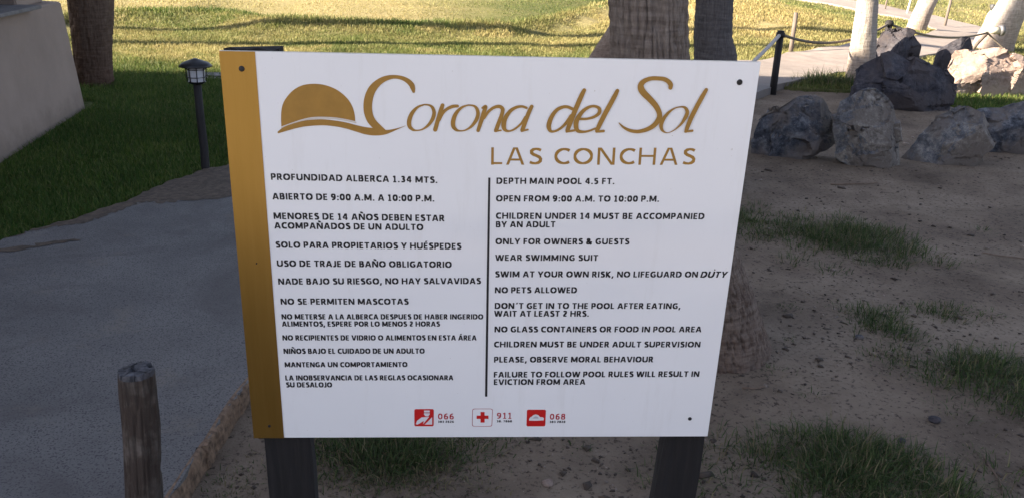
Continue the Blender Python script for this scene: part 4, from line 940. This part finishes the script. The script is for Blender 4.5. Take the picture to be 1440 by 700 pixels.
def clump(x, y, rx, ry, n_, h, label, dry=.18, grp='grass clumps growing in the bare soil', wd=.0038, name='grass_clump', rot=0., loose=1.):
    if rx > .05 and y < 6: n_ = int(n_*.95); h *= .58; rx *= 1.38; ry *= 1.25
    sub = max(3, int(n_/60)); sx = rng.normal(0, .42, sub); sy = rng.normal(0, .42, sub)
    s = rng.integers(0, sub, n_); q = rng.normal(0, .045, (n_, 2)); qx = sx[s]*rx; qy = sy[s]*ry
    px = x+qx*math.cos(rot)-qy*math.sin(rot)+q[:, 0]*loose; py = y+qx*math.sin(rot)+qy*math.cos(rot)+q[:, 1]*loose
    a = np.arctan2(q[:, 1], q[:, 0])+rng.normal(0, .5, n_); l = np.where(rng.random(n_) < .04, rng.uniform(2.5, 4.5, n_), rng.gamma(2., .55, n_))
    hh = h*rng.uniform(.25, 1.2, n_)*(.35+.75*np.exp(-.5*((px-x)**2/rx**2+(py-y)**2/ry**2)))*(.6+rng.uniform(0, .7, sub)[s])/(1+.35*l)
    o = blades(name, px-x, py-y, dirt_z(px, py)-.008, hh, np.full(n_, wd), np.cos(a)*l, np.sin(a)*l, rng.uniform(0, 1, n_), (rng.uniform(0, 1, n_) < dry)*rng.uniform(.6, 1, n_), M_WEED)
    o.location = (x, y, 0); return tag(o, label, 'grass clump', grp)
clump(1.45, 5.15, .32, .34, 3200, .10, 'dark grass clump just right of the sign edge, left of the big middle clump')
clump(2.05, 4.85, .36, .40, 5200, .15, 'bushy dark green clump in the bare soil in front of the boulders')
clump(1.74, 3.64, .13, .17, 1300, .11, 'small bright clump with pale stalks above the large bottom clump')
clump(1.62, 3.30, .14, .10, 500, .07, 'thin straggling clump just below the small bright clump', .35)
clump(2.14, 3.80, .15, .10, 700, .08, 'low sparse clump left of the right edge, above the long one')
clump(2.08, 3.12, .30, .26, 4200, .13, 'long dark clump reaching the right edge of the photo')
clump(1.14, 2.42, .34, .27, 7500, .15, 'large spreading clump at the bottom, right of the sign post', .22)
clump(1.45, 2.20, .20, .16, 1800, .11, 'clump at the bottom edge, right end of the large spreading one', .3)
clump(-.42, 2.50, .30, .17, 5200, .11, 'grass clump under the lower left of the sign panel', .2)
clump(-.30, 2.30, .22, .09, 900, .07, 'straw coloured clump in front of the one under the sign', .7)
clump(-.82, 2.32, .10, .34, 1700, .045, 'low weedy growth between walkway edge and left sign post', .45)
SPR = ['tiny grass sprout right of the furrowed palm foot', 'tiny sprout between sign edge and large bottom clump', 'tiny sprout up beside the furrowed palm trunk', 'tiny sprout at right, between two big grass clumps and the boulders',
       'tiny sprout right above the large bottom clump', 'tiny sprout left of the small bright clump', 'tiny sprout under the middle of the sign', 'tiny sprout beside the right sign post', 'tiny sprout just below the middle grass clumps, near the sign', 'tiny sprout in front of the wedge-shaped boulder']
for i, (x, y) in enumerate([(1.11, 3.15), (1.20, 2.98), (1.25, 3.45), (2.62, 4.55), (1.65, 2.62), (1.35, 3.8), (.25, 2.55), (.62, 2.30), (1.15, 4.05), (3.0, 5.2)]):
    clump(x, y, .03, .03, 60, .05, SPR[i], .1, 'tiny grass sprouts in the bare soil', name='grass_sprout')
clump(4.0, 10.95, .38, .30, 3800, .22, 'bright yellow-green grass clump beside the path left of the slim palm', .15, None, .008, loose=2.2)

# loose litter on the soil
def litter(name, label, n_, size, m, flatn, seed, cat):
    r = np.random.default_rng(seed); y = 2.0+7*r.random(n_)**1.6; x = r.uniform(-1, 1, n_)*(y*.65+.3)
    clus = n2(x, y, 1.8, 9) > -.06
    kx = np.interp(y, [p[1] for p in KERB], [p[0] for p in KERB])+.10; k = (x > kx) & clus & ~inpoly(x, y, LAWN_C); x, y = x[k], y[k]; n_ = len(x)
    base = np.array([(1, 0, -.3), (-.5, .87, -.3), (-.5, -.87, -.3), (.6, .5, .5), (-.7, .1, .45), (.1, -.6, .5)])
    fc = np.array([(0, 3, 5), (0, 1, 3), (1, 4, 3), (1, 2, 4), (2, 5, 4), (2, 0, 5), (3, 4, 5), (0, 2, 1)])
    s = size*np.exp(r.normal(0, .55, n_)); a = r.uniform(0, 6.28, n_); st = np.exp(r.normal(0, .4, n_))
    V = base[None]*s[:, None, None]*(1+r.uniform(-.3, .3, (n_, 6, 3))); V[:, :, 0] *= st[:, None]; V[:, :, 2] *= flatn
    vx = V[:, :, 0]*np.cos(a)[:, None]-V[:, :, 1]*np.sin(a)[:, None]; vy = V[:, :, 0]*np.sin(a)[:, None]+V[:, :, 1]*np.cos(a)[:, None]
    V = np.stack([vx+x[:, None], vy+y[:, None], V[:, :, 2]+dirt_z(x, y)[:, None]+.15*s[:, None]], -1)
    F = (np.arange(n_)[:, None, None]*6+fc[None]).reshape(-1, 3)
    tag(mesh(name, V.reshape(-1, 3), F, m), label, cat, kind='stuff')
litter('soil_crumbs', 'dark bark crumbs scattered over the bare soil', 7500, .0052, M_DEB, .6, 5, 'debris')
litter('gravel', 'small brown and pale pebbles scattered over the bare soil', 2600, .0045, M_PEB, .8, 6, 'gravel')
def twig(x, y, L, az, label, r=.0035):
    pts = []; a = az
    for i in range(7): pts.append((x, y, float(dirt_z(x, y))+.006)); x += math.cos(a)*L/6; y += math.sin(a)*L/6; a += rng.normal(0, .25)
    V, F = tube([np.array(p)-np.array(pts[0]) for p in pts], [r*(1-.1*i) for i in range(7)], 6); o = mesh('twig', V, F, M_TWIG); o.location = pts[0]
    tag(o, label, 'twig', 'twigs lying on the soil')
twig(2.75, 4.72, .55, -.35, 'long thin dark twig on the soil right of the middle grass clump')
twig(2.35, 6.15, .38, .1, 'flat brown twig on the soil in front of the blue boulder', .006)
twig(.93, 3.0, .10, -.2, 'short twig sticking out from behind the right sign edge')
twig(1.62, 2.35, .28, 1.1, 'pale curved twig in the large bottom clump')
twig(2.7, 3.9, .25, .8, 'small forked twig near the right edge')
def stone(x, y, s, m, label):
    bm = bmesh.new(); bmesh.ops.create_icosphere(bm, subdivisions=2, radius=s)
    for v in bm.verts: n_ = float(fbm(np.array([v.co[:]])/s*1.1+x*9+40, 3)[0]); v.co *= 1+.9*n_; v.co.z *= .6
    o = frombm('stone', bm, m); o.location = (x, y, float(dirt_z(x, y))+s*.25); tag(o, label, 'stone', 'small stones on the soil')
stone(.14, 2.33, .018, M_RK_TAN, 'pale stone on the soil below the middle of the sign')
stone(-.30, 2.17, .016, M_RK_GREY, 'grey stone at the bottom edge below the sign emblems')
stone(.50, 2.26, .026, M_RK_BLUE, 'bluish stone left of the right sign post')
stone(1.86, 2.55, .020, M_RK_TAN, 'pale pebble on bare soil at lower right')
stone(1.60, 2.80, .024, M_RK_DARK, 'dark stone on bare soil above the large bottom clump')
stone(1.58, 3.50, .020, M_RK_BLUE, 'bluish stone under the small bright clump')
stone(1.42, 2.66, .014, M_RK_DARK, 'black pebble beside the large bottom clump')
